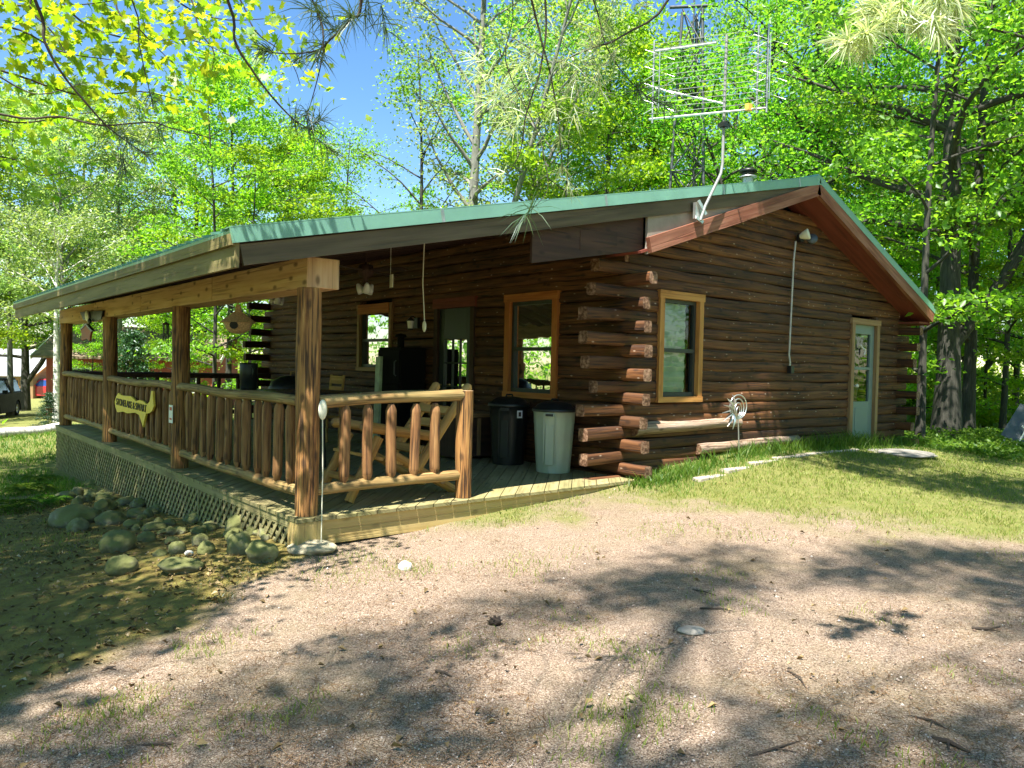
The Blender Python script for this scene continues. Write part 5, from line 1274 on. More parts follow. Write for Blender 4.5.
# hanging twigs in view -------------------------------------------------
PINE0 = Vector(pine.location); MAP0 = Vector(maple.location)
def twig(pxs, d0, d1, r0, parent, org, name, bark, up=True):
    n = len(pxs); P3 = [Vector(at(u, v, d0 + (d1 - d0) * i / (n - 1))) for i, (u, v) in enumerate(pxs)]
    if up:
        a = P3[0]; dirn = (P3[0] - P3[1]).normalized(); o = org + Vector((0, 0, a.z + 1.2 - org.z))
        P3 = [a.lerp(o, .5) + Vector((0, 0, .7)), a + dirn * .5 + (o - a) * .08] + P3
    # smooth
    pts = []
    for i in range(len(P3) - 1):
        p0 = P3[max(i - 1, 0)]; p1 = P3[i]; p2 = P3[i + 1]; p3 = P3[min(i + 2, len(P3) - 1)]
        for k in range(4):
            t = k / 4; pts.append(.5 * ((2 * p1) + (p2 - p0) * t + (2 * p0 - 5 * p1 + 4 * p2 - p3) * t * t + (3 * p1 - p0 - 3 * p2 + p3) * t ** 3))
    pts.append(P3[-1]); pts = [p + Vector((noise.noise(p * 5), noise.noise(p * 5 + Vector((9, 0, 0))), noise.noise(p * 5 + Vector((0, 9, 0))))) * .012 for p in pts]
    mb = MB(); m = len(pts); mb.tube(pts, [(.0035 if up and i < 7 else r0 * (1 - .75 * i / (m - 1))) for i in range(m)], 6, 0, 0)
    return mb, pts
def needles(tufts, rg, ln=.13, nn=46, w=.0017):
    """tufts: (center, axis, scale)"""
    Vs = []
    for c, ax, s in tufts:
        c = np.array(c); ax = np.array(ax) / np.linalg.norm(ax); n = int(nn * rg.uniform(.7, 1.2))
        D = rg.normal(size=(n, 3)) * .62 + ax * .85; D /= np.linalg.norm(D, axis=1, keepdims=True)
        B = c + ax * rg.uniform(-.09, .02, (n, 1)) * s; L = ln * s * rg.uniform(.75, 1.1, (n, 1))
        S = np.cross(D, rg.normal(size=(n, 3))); S /= np.linalg.norm(S, axis=1, keepdims=True)
        M_ = B + D * L * .5; M_[:, 2] += .004; T_ = B + D * L; T_[:, 2] -= .012 * s
        Vs.append(np.stack([B - S * w, B + S * w, M_ + S * w, T_, M_ - S * w], 1).reshape(-1, 3))
    V = np.concatenate(Vs); k = np.arange(len(V) // 5)[:, None] * 5
    F = np.concatenate([k + np.array([[0, 1, 2]]), k + np.array([[0, 2, 4]]), k + np.array([[4, 2, 3]])], 1).reshape(-1, 3)
    return V, F
def pine_branch(pxs, d0, d1, r0, tufts, leaf, up=True, nn=46, w=.0017, rg=np.random.default_rng(9)):
    mb, pts = twig(pxs, d0, d1, r0, pine, PINE0, 'branch', B_TWIG, up)
    b = mb.build('branch', [B_TWIG], pine, tuple(PINE0))
    tf = []
    for u, v, s in tufts:
        near_ = min(range(len(pts)), key=lambda i: (lambda q: 1e9 if q is None else math.hypot(q[0] - u, q[1] - v))(project(pts[i])))
        d = project(pts[near_])[2] + rg.uniform(-.15, .15); c = Vector(at(u, v, d)); ax = (c - pts[max(near_ - 2, 0)])
        ax = ax.normalized() if ax.length > .02 else Vector((0, 0, -1)); tf.append((tuple(c - PINE0), tuple(ax), s))
    V, F = needles(tf, rg, nn=nn, w=w); np_mesh('needles', V, F, leaf, b)
pine_branch([(33, -6), (45, 40), (65, 80), (95, 115), (122, 138), (146, 155)], 3.0, 3.3, .009, [(146, 155, 1), (128, 140, 1), (124, 165, .9), (105, 125, .8)], L_PINE)
pine_branch([(226, -6), (235, 40), (252, 68), (272, 97), (292, 118), (312, 129)], 3.2, 3.4, .009, [(312, 129, 1.1), (330, 150, .9), (296, 122, .9), (320, 120, 1), (300, 60, .6)], L_PINE)
pine_branch([(362, -8), (350, 18), (330, 40), (312, 52), (262, 50)], 3.0, 3.1, .009, [(350, 18, 1.1), (365, 10, 1), (335, 30, 1), (312, 10, 1), (318, 52, .9), (262, 50, .8), (385, 25, 1)], L_PINE)
pine_branch([(-8, 70), (40, 95), (80, 84)], 3.4, 3.6, .006, [(80, 84, .5)], L_PINE)
pine_branch([(-6, 112), (60, 116), (105, 126), (150, 122), (172, 129), (215, 141), (252, 152)], 3.2, 3.4, .006, [(160, 130, .7)], L_PINE)
pine_branch([(95, -6), (98, 30), (82, 70), (78, 110), (70, 180)], 3.6, 3.6, .005, [], L_PINE) if False else None
pine_branch([(130, -6), (140, 40), (150, 90), (154, 112)], 3.2, 3.3, .005, [(152, 100, .6)], L_PINE)
pine_branch([(310, -6), (322, 40), (318, 80), (305, 118)], 3.0, 3.1, .006, [(318, 60, .7), (305, 118, .8), (322, 20, .8)], L_PINE)
pine_branch([(532, -6), (542, 45), (552, 88), (560, 128), (562, 172)], 2.9, 3.0, .006, [(562, 172, .8), (555, 110, .7), (560, 140, .7), (570, 190, .6)], L_PINELIT, nn=26, w=.0013)
pine_branch([(546, -6), (540, 60), (527, 110), (521, 150), (505, 176)], 3.0, 3.0, .006, [(505, 120, 1), (490, 100, 1), (521, 90, 1.1), (480, 75, .9), (515, 70, 1), (500, 176, .6), (470, 60, .9), (500, 90, 1), (530, 60, 1), (515, 130, 1), (540, 30, 1)], L_PINELIT, nn=30, w=.0013)
pine_branch([(672, -6), (622, 38), (590, 50), (555, 62)], 3.2, 3.0, .008, [(590, 48, .8), (610, 60, .8), (640, 10, .9), (560, 62, .9), (575, 80, 1), (600, 90, 1), (575, 120, .9), (600, 30, 1)], L_PINELIT, nn=30, w=.0013)
pine_branch([(590, -6), (606, 45), (636, 88), (662, 104)], 3.3, 3.4, .005, [(640, 92, .8), (662, 104, .8)], L_PINE)
pine_branch([(512, -6), (506, 60), (540, 140), (548, 190), (526, 214)], 2.8, 2.6, .003, [(526, 214, .98)], L_PINE, nn=44, w=.0014)
pine_branch([(905, -10), (890, 12), (870, 30), (848, 44)], 3.4, 3.4, .006, [(848, 44, 1), (866, 34, 1), (884, 24, 1), (900, 10, 1), (925, 12, 1), (948, 22, 1), (938, 32, .9), (835, 40, .7), (915, 26, .9), (880, 6, 1), (958, 8, 1), (862, 52, .8), (940, 2, 1), (870, 14, 1)], L_PINELIT, nn=100, w=.003)
# maple twigs with lobed leaves, top left
LOBE = [(0, 0), (.10, -.04), (.32, -.22), (.30, -.08), (.56, -.38), (.58, -.22), (.80, -.26), (.70, -.10), (1.0, 0), (.70, .10), (.80, .26), (.58, .22), (.56, .38), (.30, .08), (.32, .22), (.10, .04)]
def lobed(P, N, D, size):
    S = np.cross(N, D); n = len(P); k = len(LOBE); V = np.zeros((n, k, 3))
    for i, (a, b) in enumerate(LOBE): V[:, i] = P + D * (size * a)[:, None] + S * (size * b * 1.15)[:, None] - N * (size * (.12 * a * a - .10 * abs(b)))[:, None]
    F = []
    tri = [(0, 1, 15), (1, 2, 3), (1, 3, 15), (3, 13, 15), (13, 14, 15), (3, 4, 5), (3, 5, 13), (5, 11, 13), (11, 12, 13), (5, 6, 7), (5, 7, 11), (7, 9, 11), (9, 10, 11), (7, 8, 9)]
    F = (np.arange(n)[:, None, None] * k + np.array(tri)[None]).reshape(-1, 3)
    return V.reshape(-1, 3), F
rg = np.random.default_rng(12)
mtw = [([(-30, 20), (20, 30), (60, 52), (110, 60)], 4.6, 4.8), ([(40, -20), (80, 20), (130, 40), (190, 40), (240, 60)], 5.0, 5.3), ([(-30, 60), (30, 80), (80, 96), (140, 92), (180, 100)], 4.8, 5.0), ([(150, -20), (190, 10), (230, 20), (275, 18)], 5.6, 5.8),
       ([(-30, 110), (20, 122), (60, 118), (100, 110)], 5.2, 5.4), ([(20, -30), (30, 10), (50, 30), (70, 60)], 4.4, 4.5), ([(100, -25), (120, 15), (140, 30), (170, 60)], 4.7, 4.8), ([(-30, -5), (20, 5), (60, 8), (120, 0)], 4.6, 4.8), ([(180, -20), (200, 30), (215, 55), (205, 90)], 5.4, 5.5), ([(230, -15), (255, 30), (290, 60), (300, 85)], 6.2, 6.4), ([(-30, 150), (15, 160), (40, 175), (70, 172)], 6.4, 6.6)]
for pxs, a, b in mtw:
    mb, pts = twig(pxs, a, b, .010, maple, MAP0, 'branch', B_TWIG)
    br = mb.build('branch', [B_TWIG], maple, tuple(MAP0))
    C = []
    for p in pts[8:]:
        for k in range(int(rg.integers(9, 16))): C.append(np.array(p) + rg.normal(size=3) * np.array([.24, .24, .13]))
    C = np.array(C) - np.array(MAP0); N, D = rand_frames(len(C), rg, .75, .55); D[:, 2] -= .35; D /= np.linalg.norm(D, axis=1, keepdims=True)
    V, F = lobed(C, N, D, rg.uniform(.055, .11, len(C))); np_mesh('leaves', V, F, L_NEAR, br)

# ------------------------------------------------------------------ grass, weeds, litter
def polar(n, rg, dmin, dmax, a0=-.64, a1=.64):
    a = rg.uniform(a0, a1, n); d = np.exp(rg.uniform(math.log(dmin), math.log(dmax), n))
    fx, fy = 0.641, 0.767; nrm = math.hypot(fx, fy); fx /= nrm; fy /= nrm
    ca_, sa_ = np.cos(a), np.sin(a); dx = fx * ca_ + fy * sa_; dy = fy * ca_ - fx * sa_
    return CAM[0] + dx * d, CAM[1] + dy * d, d
def outside(x, y):
    return ~((x > -.3) & (x < 12.05) & (y > -.16) & (y < 11.4)) | ((x > 4.4) & (x < 12.1) & (y < .06) & (y > -.2))
def blades(x, y, z, h, w, rg, lean=.5):
    n = len(x); a = rg.uniform(0, 2 * PI, n); b = rg.uniform(0, 2 * PI, n)
    S = np.stack([np.cos(a), np.sin(a), np.zeros(n)], 1) * w[:, None]; Ld = np.stack([np.cos(b), np.sin(b), np.zeros(n)], 1) * (h * lean * rg.uniform(.2, 1.4, n))[:, None]
    B = np.stack([x, y, z], 1); U = np.array([0, 0, 1.]); M_ = B + U * (h * .55)[:, None] + Ld * .35; T_ = B + U * h[:, None] + Ld
    V = np.stack([B - S, B + S, M_ + S * .8, T_, M_ - S * .8], 1).reshape(-1, 3); k = np.arange(n)[:, None] * 5
    F = np.concatenate([k + np.array([[0, 1, 2]]), k + np.array([[0, 2, 4]]), k + np.array([[4, 2, 3]])], 1).reshape(-1, 3)
    return V, F
L_GRASS = leafmat('lawn_blade', (.13, .19, .03), (.21, .25, .055), (.32, .30, .12), trans=.4, tboost=1.6, gloss=.02)
L_LUSH = leafmat('lush_blade', (.05, .12, .014), (.09, .18, .022), (.14, .22, .035), trans=.45, tboost=1.8, gloss=.03)
rg = np.random.default_rng(41)
x, y, d = polar(420000, rg, 3.0, 26); lw, ms, dv_ = masks(x, y)
keep = (rg.random(len(x)) < np.clip(lw * 1.05 - .08 + (vnoise(x, y, 1.7, 8) - .5) * .9 * (lw < .9), 0, 1) * (.35 + .65 * vnoise(x, y, 2.3, 9))) & outside(x, y)
x, y, d = x[keep], y[keep], d[keep]; k_ = np.maximum(1, d / 7)
lushf = sstep(.5, 2.4, y + .9 + (x - 8) * .12) * .0 + sstep(9.5, 14, x) + sstep(-1.2, -.2, y) * (x > 4)
h = rg.uniform(.018, .05, len(x)) * (.6 + .9 * vnoise(x, y, 1.9, 33)) * (1 + .9 * np.clip(lushf, 0, 1) + .9 * (y > 5)) ; V, F = blades(x, y, gz_np(x, y) - .004, h, .0028 * k_, rg, .8)
lush = np.clip(lushf, 0, 1) > rg.random(len(x))
sel = np.repeat(lush | (y > 5), 3)
gr = np_mesh('lawn_grass', V, F, [L_GRASS, L_LUSH]); gr.data.polygons.foreach_set('material_index', sel.astype(np.int32)); tag(gr, 'short sunlit grass of the lawn', 'grass', kind='stuff')
# taller weeds along the foundation, wood edge and stones
X = []; Y = []; H_ = []
for cx_, cy_, n, s, hh in [(4.6, -.35, 260, .28, .16), (5.0, -.30, 160, .25, .14), (6.4, -.25, 150, .3, .22), (7.0, -.2, 170, .4, .2), (7.9, -.22, 330, .5, .22), (8.8, -.22, 420, .5, .26), (9.6, -.25, 420, .4, .28), (5.7, -.2, 90, .3, .2), (11.4, -.2, 200, .5, .18), (12.6, -.1, 500, .8, .22), (4.2, -.32, 160, .15, .13), (2.2, -.2, 25, .2, .06)]:
    X.append(rg.normal(cx_, s, n)); Y.append(np.minimum(rg.normal(cy_, .10, n), .06)); H_.append(hh * rg.uniform(.35, 1.15, n))
X, Y, H_ = map(np.concatenate, (X, Y, H_)); V, F = blades(X, Y, gz_np(X, Y) - .01, H_, rg.uniform(.003, .009, len(X)), rg, .7)
tag(np_mesh('weeds', V, F, L_LUSH), 'weeds and long grass growing along the foot of the gable wall', 'weeds', kind='stuff')
x, y, d = polar(60000, rg, 13, 30, .1, .66); kp = outside(x, y) & (x > 11.5) & (vnoise(x, y, .6, 4) > .35); x, y, d = x[kp], y[kp], d[kp]
P = np.stack([x, y, gz_np(x, y) + rg.uniform(.01, .22, len(x)) * (.4 + .8 * sstep(15, 19, d))], 1); N, D = rand_frames(len(x), rg, .8, .6)
V, F = leaf_arrays(P, N, D, rg.uniform(.05, .11, len(x)))
tag(np_mesh('ground_cover', V, F, L_LUSH), 'leafy ground cover under the trees of the wood edge', 'ground cover', kind='stuff')
# pebbles, needles and dead leaves
x, y, d = polar(52000, rg, 2.6, 13); lw, ms, _ = masks(x, y); kp = outside(x, y) & (rg.random(len(x)) < (1 - lw * .85) * (1 - ms * .8)); x, y, d = x[kp], y[kp], d[kp]
n = len(x); s = rg.uniform(.0018, .0055, n) * np.where(rg.random(n) < .03, 2.2, 1); OC = np.array([(1, 0, 0), (0, 1, 0), (-1, 0, 0), (0, -1, 0), (0, 0, .8), (0, 0, -.6)])
V = (np.stack([x, y, gz_np(x, y) + .003], 1)[:, None] + OC[None] * s[:, None, None] * rg.uniform(.6, 1.4, (n, 6, 1)))
F = (np.arange(n)[:, None, None] * 6 + np.array([(0, 1, 4), (1, 2, 4), (2, 3, 4), (3, 0, 4), (1, 0, 5), (2, 1, 5), (3, 2, 5), (0, 3, 5)])[None]).reshape(-1, 3)
def islandmat(name, stops, rough=.9):
    m, nt, b = newmat(name); ge = nd(nt, 'ShaderNodeNewGeometry'); nt.links.new(ramp(nt, ge.outputs['Random Per Island'], stops), b.inputs['Base Color']); b.inputs['Roughness'].default_value = rough; b.inputs['Specular IOR Level'].default_value = .25; return m
tag(np_mesh('gravel_pebbles', V.reshape(-1, 3), F, islandmat('pebble', [(0, (.12, .08, .06)), (.4, (.30, .21, .16)), (.8, (.42, .33, .27)), (1, (.62, .55, .5))])), 'loose pinkish pebbles of the gravel drive', 'gravel', kind='stuff')
x, y, d = polar(26000, rg, 2.6, 11); kp = outside(x, y) & (vnoise(x, y, 1.3, 14) > .3); x, y, d = x[kp], y[kp], d[kp]; n = len(x)
a = rg.uniform(0, 2 * PI, n); L = rg.uniform(.02, .07, n); B = np.stack([x, y, gz_np(x, y) + .006], 1); D = np.stack([np.cos(a), np.sin(a), rg.uniform(-.05, .12, n)], 1); S = np.stack([-np.sin(a), np.cos(a), np.zeros(n)], 1) * .0013
V = np.stack([B - S, B + S, B + D * L[:, None] + S, B + D * L[:, None] - S], 1).reshape(-1, 3); F = (np.arange(n)[:, None] * 4 + np.array([[0, 1, 2, 3]])).reshape(-1, 4)
tag(np_mesh('needle_litter', V, F, islandmat('dry_needle', [(0, (.07, .035, .015)), (.6, (.17, .09, .04)), (1, (.30, .19, .09))])), 'dry brown pine needles scattered over the drive', 'litter', kind='stuff')
x, y, d = polar(26000, rg, 3, 13, -.68, .5); lw, ms, _ = masks(x, y); kp = outside(x, y) & (rg.random(len(x)) < ms * .32 * (.3 + 1.4 * vnoise(x, y, 1.5, 51)) + .012); x, y, d = x[kp], y[kp], d[kp]; n = len(x)
N, D = rand_frames(n, rg, 1.0, .35); V, F = leaf_arrays(np.stack([x, y, gz_np(x, y) + rg.uniform(.005, .03, n)], 1), N, D, rg.uniform(.02, .06, n), .6, .5, .35)
tag(np_mesh('leaf_litter', V, F, islandmat('dead_leaf', [(0, (.07, .048, .02)), (.5, (.17, .12, .055)), (.9, (.29, .21, .10)), (1, (.45, .36, .22))])), 'dead leaves lying on the shaded mossy ground by the lattice', 'litter', kind='stuff')
x, y, d = polar(60000, rg, 4, 14, -.68, .0); lw, ms, _ = masks(x, y); kp = outside(x, y) & (rg.random(len(x)) < ms * (vnoise(x, y, 1.1, 19) > .45) * .9); x, y = x[kp], y[kp]; n = len(x)
V, F = blades(x, y, gz_np(x, y) - .003, rg.uniform(.008, .03, n), np.full(n, .004), rg, 1.2)
tag(np_mesh('moss', V, F, leafmat('moss_sprig', (.05, .06, .012), (.08, .09, .02), (.12, .12, .03), trans=.2)), 'low moss and seedlings on the shaded ground left of the porch', 'moss', kind='stuff')
# sticks and cones on the drive
def stick(px, r, label, name='twig', mat=None):
    P3 = [Vector(ground_hit(u, v)) + Vector((0, 0, r * .8 + (.012 if 0 < i < len(px) - 1 else 0))) for i, (u, v) in enumerate(px)]
    m = MB(); m.tube(P3, [r] + [r * .85] * (len(P3) - 2) + [r * .45], 7, 0, 0, .08); m2 = P3[len(P3) // 2]
    if len(px) > 2: m.tube([m2, m2 + (P3[-1] - m2).cross(Vector((0, 0, 1))).normalized() * .06 + (P3[-1] - m2) * .3], [r * .6, r * .3], 5, 0, 0)
    o = m.build(name, [mat or B_TWIG], None, tuple(P3[0])); o.location = P3[0]; return tag(o, label, 'twig', 'dry twigs on the drive')
stick([(932, 741), (948, 746), (970, 755)], .012, 'thick dark stick at the lower right corner of the drive')
stick([(700, 609), (722, 611), (738, 613)], .006, 'thin straight twig in the middle of the drive above the flat stone')
stick([(894, 716), (912, 720), (932, 724), (950, 732)], .006, 'long thin pale twig above the thick dark stick')
stick([(972, 629), (985, 632), (1000, 628)], .010, 'dark crooked twig near the right edge of the drive')
stick([(748, 758), (775, 752), (803, 742)], .007, 'pale twig at the bottom edge right of the centre')
stick([(100, 675), (108, 671), (116, 668)], .010, 'short dark twig on the sunny gravel at the lower left')
stick([(690, 590), (705, 594), (716, 596)], .005, 'short twig on the drive just below the lawn')
stick([(788, 672), (800, 680), (806, 690)], .005, 'small bent twig right of the flat stone')
stick([(130, 748), (165, 747), (185, 746)], .006, 'long low twig at the bottom left of the drive')
stick([(255, 607), (270, 608), (284, 610)], .004, 'fine twig on the gravel below the stone heap')
stick([(436, 672), (445, 676), (452, 678)], .009, 'short dark twig below the pine cone on the drive')
def cone():
    c = Vector(ground_hit(495, 627)); m = MB(); M = Matrix.Rotation(1.2, 3, 'X')
    m.lathe([(.001, -.05), (.022, -.04), (.032, -.015), (.03, .01), (.02, .04), (.001, .055)], c + Vector((0, 0, .03)), 16, M=M, mod=lambda th, i: 1 + .18 * math.sin(th * 5 + i * 1.6))
    for k in range(26):
        a = k * 2.4; t = (k / 26 - .5) * .09; r = .03 * (1 - abs(t) * 12 * .5); p_ = c + Vector((0, 0, .03)) + M @ Vector((r * math.cos(a), r * math.sin(a), t)); d_ = M @ Vector((math.cos(a), math.sin(a), -.4)); m.plank(p_ - d_ * .01, p_ + d_ * .014, .004, .014, (0.3, .2, 1))
    o = m.build('pine_cone', [plain('cone_scale', (.035, .022, .014), .8, var=.4, scale=40)], None, tuple(c)); o.location = c; tag(o, 'dark pine cone lying on the gravel in front of the deck', 'pine cone')
cone()
# ferns at the left edge
def fern(u, v, s, label):
    c = Vector(ground_hit(u, v)); m = MB(); V = []; F = []
    rg = np.random.default_rng(int(u * 7 + v)); P = []; D = []; N = []; S = []
    for k in range(16):
        a = k * .393 + rg.uniform(-.2, .2); L = s * rg.uniform(.7, 1.1); pts = [Vector((math.cos(a) * L * t, math.sin(a) * L * t, L * (1.1 * t - 1.0 * t * t))) for t in np.linspace(0, 1, 12)]
        m.tube(pts, [.004 * (1 - .07 * i) for i in range(12)], 4, 0, None)
        for i in range(2, 12):
            for sg in (-1, 1):
                d0 = (pts[i] - pts[i - 1]).normalized(); sd2 = d0.cross(Vector((0, 0, 1))).normalized() * sg; P.append(tuple(pts[i])); D.append(tuple((sd2 + d0 * .5).normalized())); N.append((0, 0, 1)); S.append(L * .30 * (1.1 - abs(i - 5) / 8))
    e = empty('fern', c, label, 'fern', 'ferns by the stone heap'); m.build('stem', [L_LUSH], e)
    V, F = leaf_arrays(np.array(P), np.array(N, float), np.array(D), np.array(S), .35); np_mesh('fronds', V, F, L_LUSH, e)
fern(26, 494, .42, 'bright fern at the left end of the stone heap, farthest left'); fern(48, 505, .34, 'bright fern beside the roundish stone left of the largest boulder'); fern(8, 512, .4, 'bright fern cut by the left edge of the photo'); fern(40, 482, .35, 'small fern behind the other ferns at the lawn edge')
# fallen birch log
a, b = Vector(ground_hit(-30, 442)), Vector(ground_hit(62, 431)); m = MB(); m.log(a + Vector((0, 0, .1)), b + Vector((0, 0, .1)), .13, 12, .3, .06, .03)
single(m, 'birch_log', [B_BIRCH, M_END], tuple(a), 'white birch log lying on the lawn beyond the ferns', 'log')

# ------------------------------------------------------------------ things far left
def house(loc, rz, L, Wd, hw, hr, wallm, roofm, trimm, label, name='neighbour_house'):
    e = empty(name, loc, label, 'house', None, rz)
    B = lambda mb, n, m, par=None, bv=0: mb.build(n, m, par or e, (0, 0, 0), bv)
    m = MB(); m.prism([(-Wd / 2, -.3), (Wd / 2, -.3), (Wd / 2, hw), (0, hw + hr - .05), (-Wd / 2, hw)], lambda a, b, t: (t, a, b), -L / 2, L / 2); B(m, 'wall', [wallm])
    m = MB()
    for s in (-1, 1):
        m.prism([(0, hw + hr), (s * (Wd / 2 + .4), hw - .4 * hr / (Wd / 2)), (s * (Wd / 2 + .4), hw - .4 * hr / (Wd / 2) + .1), (0, hw + hr + .1)], lambda a, b, t: (t, a, b), -L / 2 - .4, L / 2 + .4)
    r = B(m, 'roof', [roofm]); m = MB()
    for xx in (-L / 2 - .43, L / 2 + .43):
        for s in (-1, 1): m.plank((xx, 0, hw + hr + .02), (xx, s * (Wd / 2 + .4), hw - .4 * hr / (Wd / 2) + .02), .16, .04)
    B(m, 'rake_trim', [trimm], r)
    for k, xx in enumerate((-L * .3, L * .05, L * .34)):
        m = MB(); m.span((xx - .45, -Wd / 2 - .05, .9), (xx + .45, -Wd / 2 - .002, 1.9)); w = B(m, 'window', [trimm]); m = MB(); m.span((xx - .38, -Wd / 2 - .06, .97), (xx + .38, -Wd / 2 - .052, 1.83)); B(m, 'pane', [M_BLACKM], w)
    m = MB(); m.span((-L * .14 - .45, -Wd / 2 - .04, -.1), (-L * .14 + .45, -Wd / 2 - .003, 1.95)); B(m, 'door', [M_DTRIM])
    return e
M_REDW = wood('red_siding', (.26, .05, .04), (.36, .075, .06), (.44, .11, .09), su=6, sv=.5, crack=.3, knots=0)
M_SHING = plain('brown_shingle', (.20, .15, .10), .9, var=.45, scale=5, bumpd=.01)
c = at(150, 395, 35); house((c[0], c[1], gz(c[0], c[1])), -.55, 6.6, 5.2, 2.45, 1.2, M_REDW, M_SHING, M_WHITE, 'red cabin with brown shingle roof and white trim seen beyond the porch')
c = at(6, 396, 74); house((c[0], c[1], gz(c[0], c[1])), -.75, 11, 8, 2.4, 2.2, M_DTRIM, plain('pale_metal_roof', (.30, .31, .31), .6), M_TRIM, 'brown shed with pale metal roof behind the dark car', 'garden_shed')
M_TYRE = plain('tyre_rubber', (.02, .02, .02), .8); M_CARG = plain('car_glass', (.015, .02, .03), .08, 0, .1, spec=1.0)
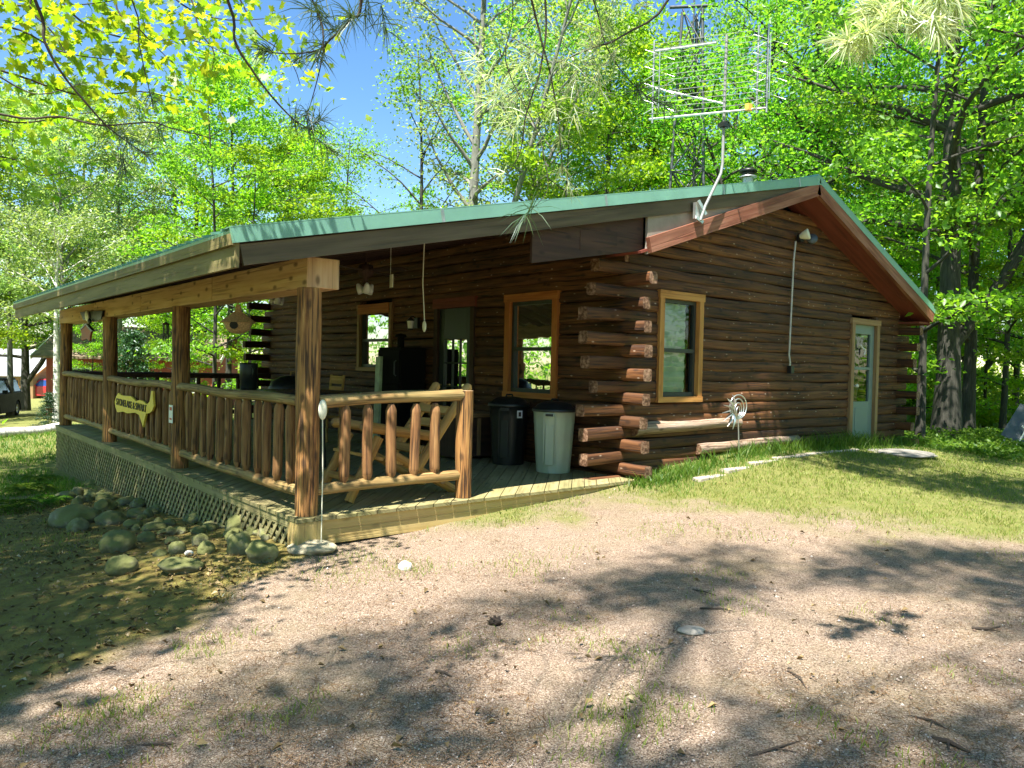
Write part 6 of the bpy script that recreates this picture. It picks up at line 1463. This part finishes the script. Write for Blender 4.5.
def car(loc, rz, paint, label, L=4.7, W=1.88, van=False, group='vehicles parked beyond the lawn', name='parked_car', cat='car', glassm=None):
    e = empty(name, loc, label, cat, group, rz); gm = glassm or M_CARG
    B = lambda mb, n, m, par=None, bv=0: mb.build(n, m, par or e, (0, 0, 0), bv)
    hood = 1.0 if not van else 1.02; belt = 1.06 if not van else 1.08; top = 1.72 if not van else 1.78
    hx = 1.25 if not van else .95                       # hood length
    wr = .36; xs = (.92, L - .95)
    low = [(0, .42), (.04, .28)]
    for xc in xs:
        low.append((xc - wr - .05, .24))
        for k in range(9): t = PI - PI * k / 8; low.append((xc + (wr + .05) * math.cos(t), .34 + (wr + .05) * math.sin(t)))
        low.append((xc + wr + .05, .24))
    low += [(L - .05, .28), (L, .45), (L, .92), (L - .08, belt), (hx, belt), (hx - .25, hood), (.28, hood - .12), (.05, hood - .25), (0, .66)]
    m = MB(); m.prism([(a - L / 2, b) for a, b in low], lambda a, b, t: (a, t, b), -W / 2, W / 2); body = B(m, 'body', [paint], None, .05)
    m = MB(); m.span((-L / 2 + .35, -W / 2 + .2, .2), (L / 2 - .3, W / 2 - .2, .45)); B(m, 'underbody', [M_BLACK])
    bx0, bx1, tx0, tx1 = hx - L / 2 - .02, L / 2 - .1, hx + .75 - L / 2, L / 2 - .42; w0, w1 = W / 2 - .08, W / 2 - .26
    P = [(bx0, -w0, belt), (bx1, -w0, belt), (bx1, w0, belt), (bx0, w0, belt), (tx0, -w1, top), (tx1, -w1, top), (tx1, w1, top), (tx0, w1, top)]
    m = MB(); fs = [(4, 5, 6, 7), (0, 1, 5, 4), (1, 2, 6, 5), (2, 3, 7, 6), (3, 0, 4, 7)]; m.add(P, fs, [((0, 0),) * 4] * 5); B(m, 'cabin_roof', [paint], None, .06)
    def pane(i0, i1, i2, i3, s0, s1, name_, tb=.84, bb=.08):
        a, b, c_, d_ = (Vector(P[i]) for i in (i0, i1, i2, i3)); n = (b - a).cross(d_ - a).normalized() * .008
        lo = lambda t: a.lerp(b, t); hi = lambda t: d_.lerp(c_, t); q = [lo(s0).lerp(hi(s0), bb), lo(s1).lerp(hi(s1), bb), lo(s1).lerp(hi(s1), tb), lo(s0).lerp(hi(s0), tb)]
        if n.dot((a + c_) / 2 - Vector((0, 0, 1.3))) < 0: n = -n
        m = MB(); m.add([p_ + n for p_ in q], [(0, 1, 2, 3)], [((0, 0), (1, 0), (1, 1), (0, 1))]); B(m, name_, [gm])
    pane(3, 0, 4, 7, .06, .94, 'windscreen'); pane(1, 2, 6, 5, .08, .92, 'rear_window')
    for a, b, c_, d_ in ((0, 1, 5, 4), (3, 2, 6, 7)):
        for s0, s1 in ((.06, .36), (.385, .66), (.69, .95)): pane(a, b, c_, d_, s0, s1, 'side_window')
    for xc in xs:
        for s in (-1, 1):
            M = Matrix.Rotation(PI / 2, 3, 'X'); c0 = Vector((xc - L / 2, s * (W / 2 - .13), .345))
            m = MB(); m.lathe([(.2, -.11), (.33, -.11), (.345, -.07), (.345, .07), (.33, .11), (.2, .11)], c0, 24, M=M); wl = B(m, 'wheel', [M_TYRE])
            m = MB(); m.lathe([(.001, s * -.08), (.06, s * -.085), (.10, s * -.06), (.2, s * -.09), (.215, s * -.11)], c0, 20, M=M, mod=lambda th, i: 1); B(m, 'rim', [M_ALU], wl)
    for s in (-1, 1):
        m = MB(); m.box((-L / 2 + .1, s * (W / 2 - .3), .76), (.16, .42, .14)); B(m, 'headlight', [M_CLEAR], None, .03)
        m = MB(); m.box((L / 2 - .05, s * (W / 2 - .14), .85), (.12, .18, .34)); B(m, 'tail_light', [M_REDPAINT], None, .02)
        m = MB(); m.box((hx - L / 2 + .45, s * (W / 2 + .06), belt + .1), (.12, .2, .14)); B(m, 'mirror', [paint], None, .03)
    m = MB(); m.box((-L / 2 - .005, 0, .66), (.06, .8, .2)); B(m, 'grille', [M_BLACK], None, .01)
    m = MB(); m.box((-L / 2 - .01, 0, .40), (.08, W * .86, .07)); B(m, 'bumper_strip', [M_ALU], None, .02)
    return e
c = at(-17, 414, 33); car((c[0], c[1], gz(c[0], c[1])), math.radians(68), plain('black_car_paint', (.006, .0065, .007), .55, .0, .1, spec=.2), 'black car parked at the left edge facing the cabin')
c = at(53, 391, 71); car((c[0], c[1], gz(c[0], c[1]) + .02), math.radians(-38), plain('red_car_paint', (.42, .02, .03), .2, .0, .1, spec=.8), 'red van parked behind the white birch near the far porch post', 4.9, 1.95, True, name='parked_van', cat='van', glassm=plain('sky_tinted_glass', (.02, .06, .22), .06, 0, .1, spec=1.0))  # van glass coloured blue to paint in the mirrored sky
# folding chair cut by the right edge
c = Vector(ground_hit(1024, 449)); e = empty('folding_chair', c, 'white and grey folding lawn chair leaning into the right edge of the photo', 'chair'); ri = Vector((CM[0][0], CM[1][0], 0)); fw = Vector((-ri.y, ri.x, 0))
for s in (0, .45):
    m = MB(); m.tube([ri * -.18 + fw * s, ri * .28 + fw * s + Vector((0, 0, .85))], .016, 8); m.tube([ri * .35 + fw * s, ri * -.05 + fw * s + Vector((0, 0, .45))], .016, 8); m.build('side_frame', [M_WHITE], e)
m = MB(); m.plank(ri * -.1 + fw * .22 + Vector((0, 0, .16)), ri * .27 + fw * .22 + Vector((0, 0, .8)), .012, .42, (1, 0, .4)); m.build('sling', [M_STEEL], e)
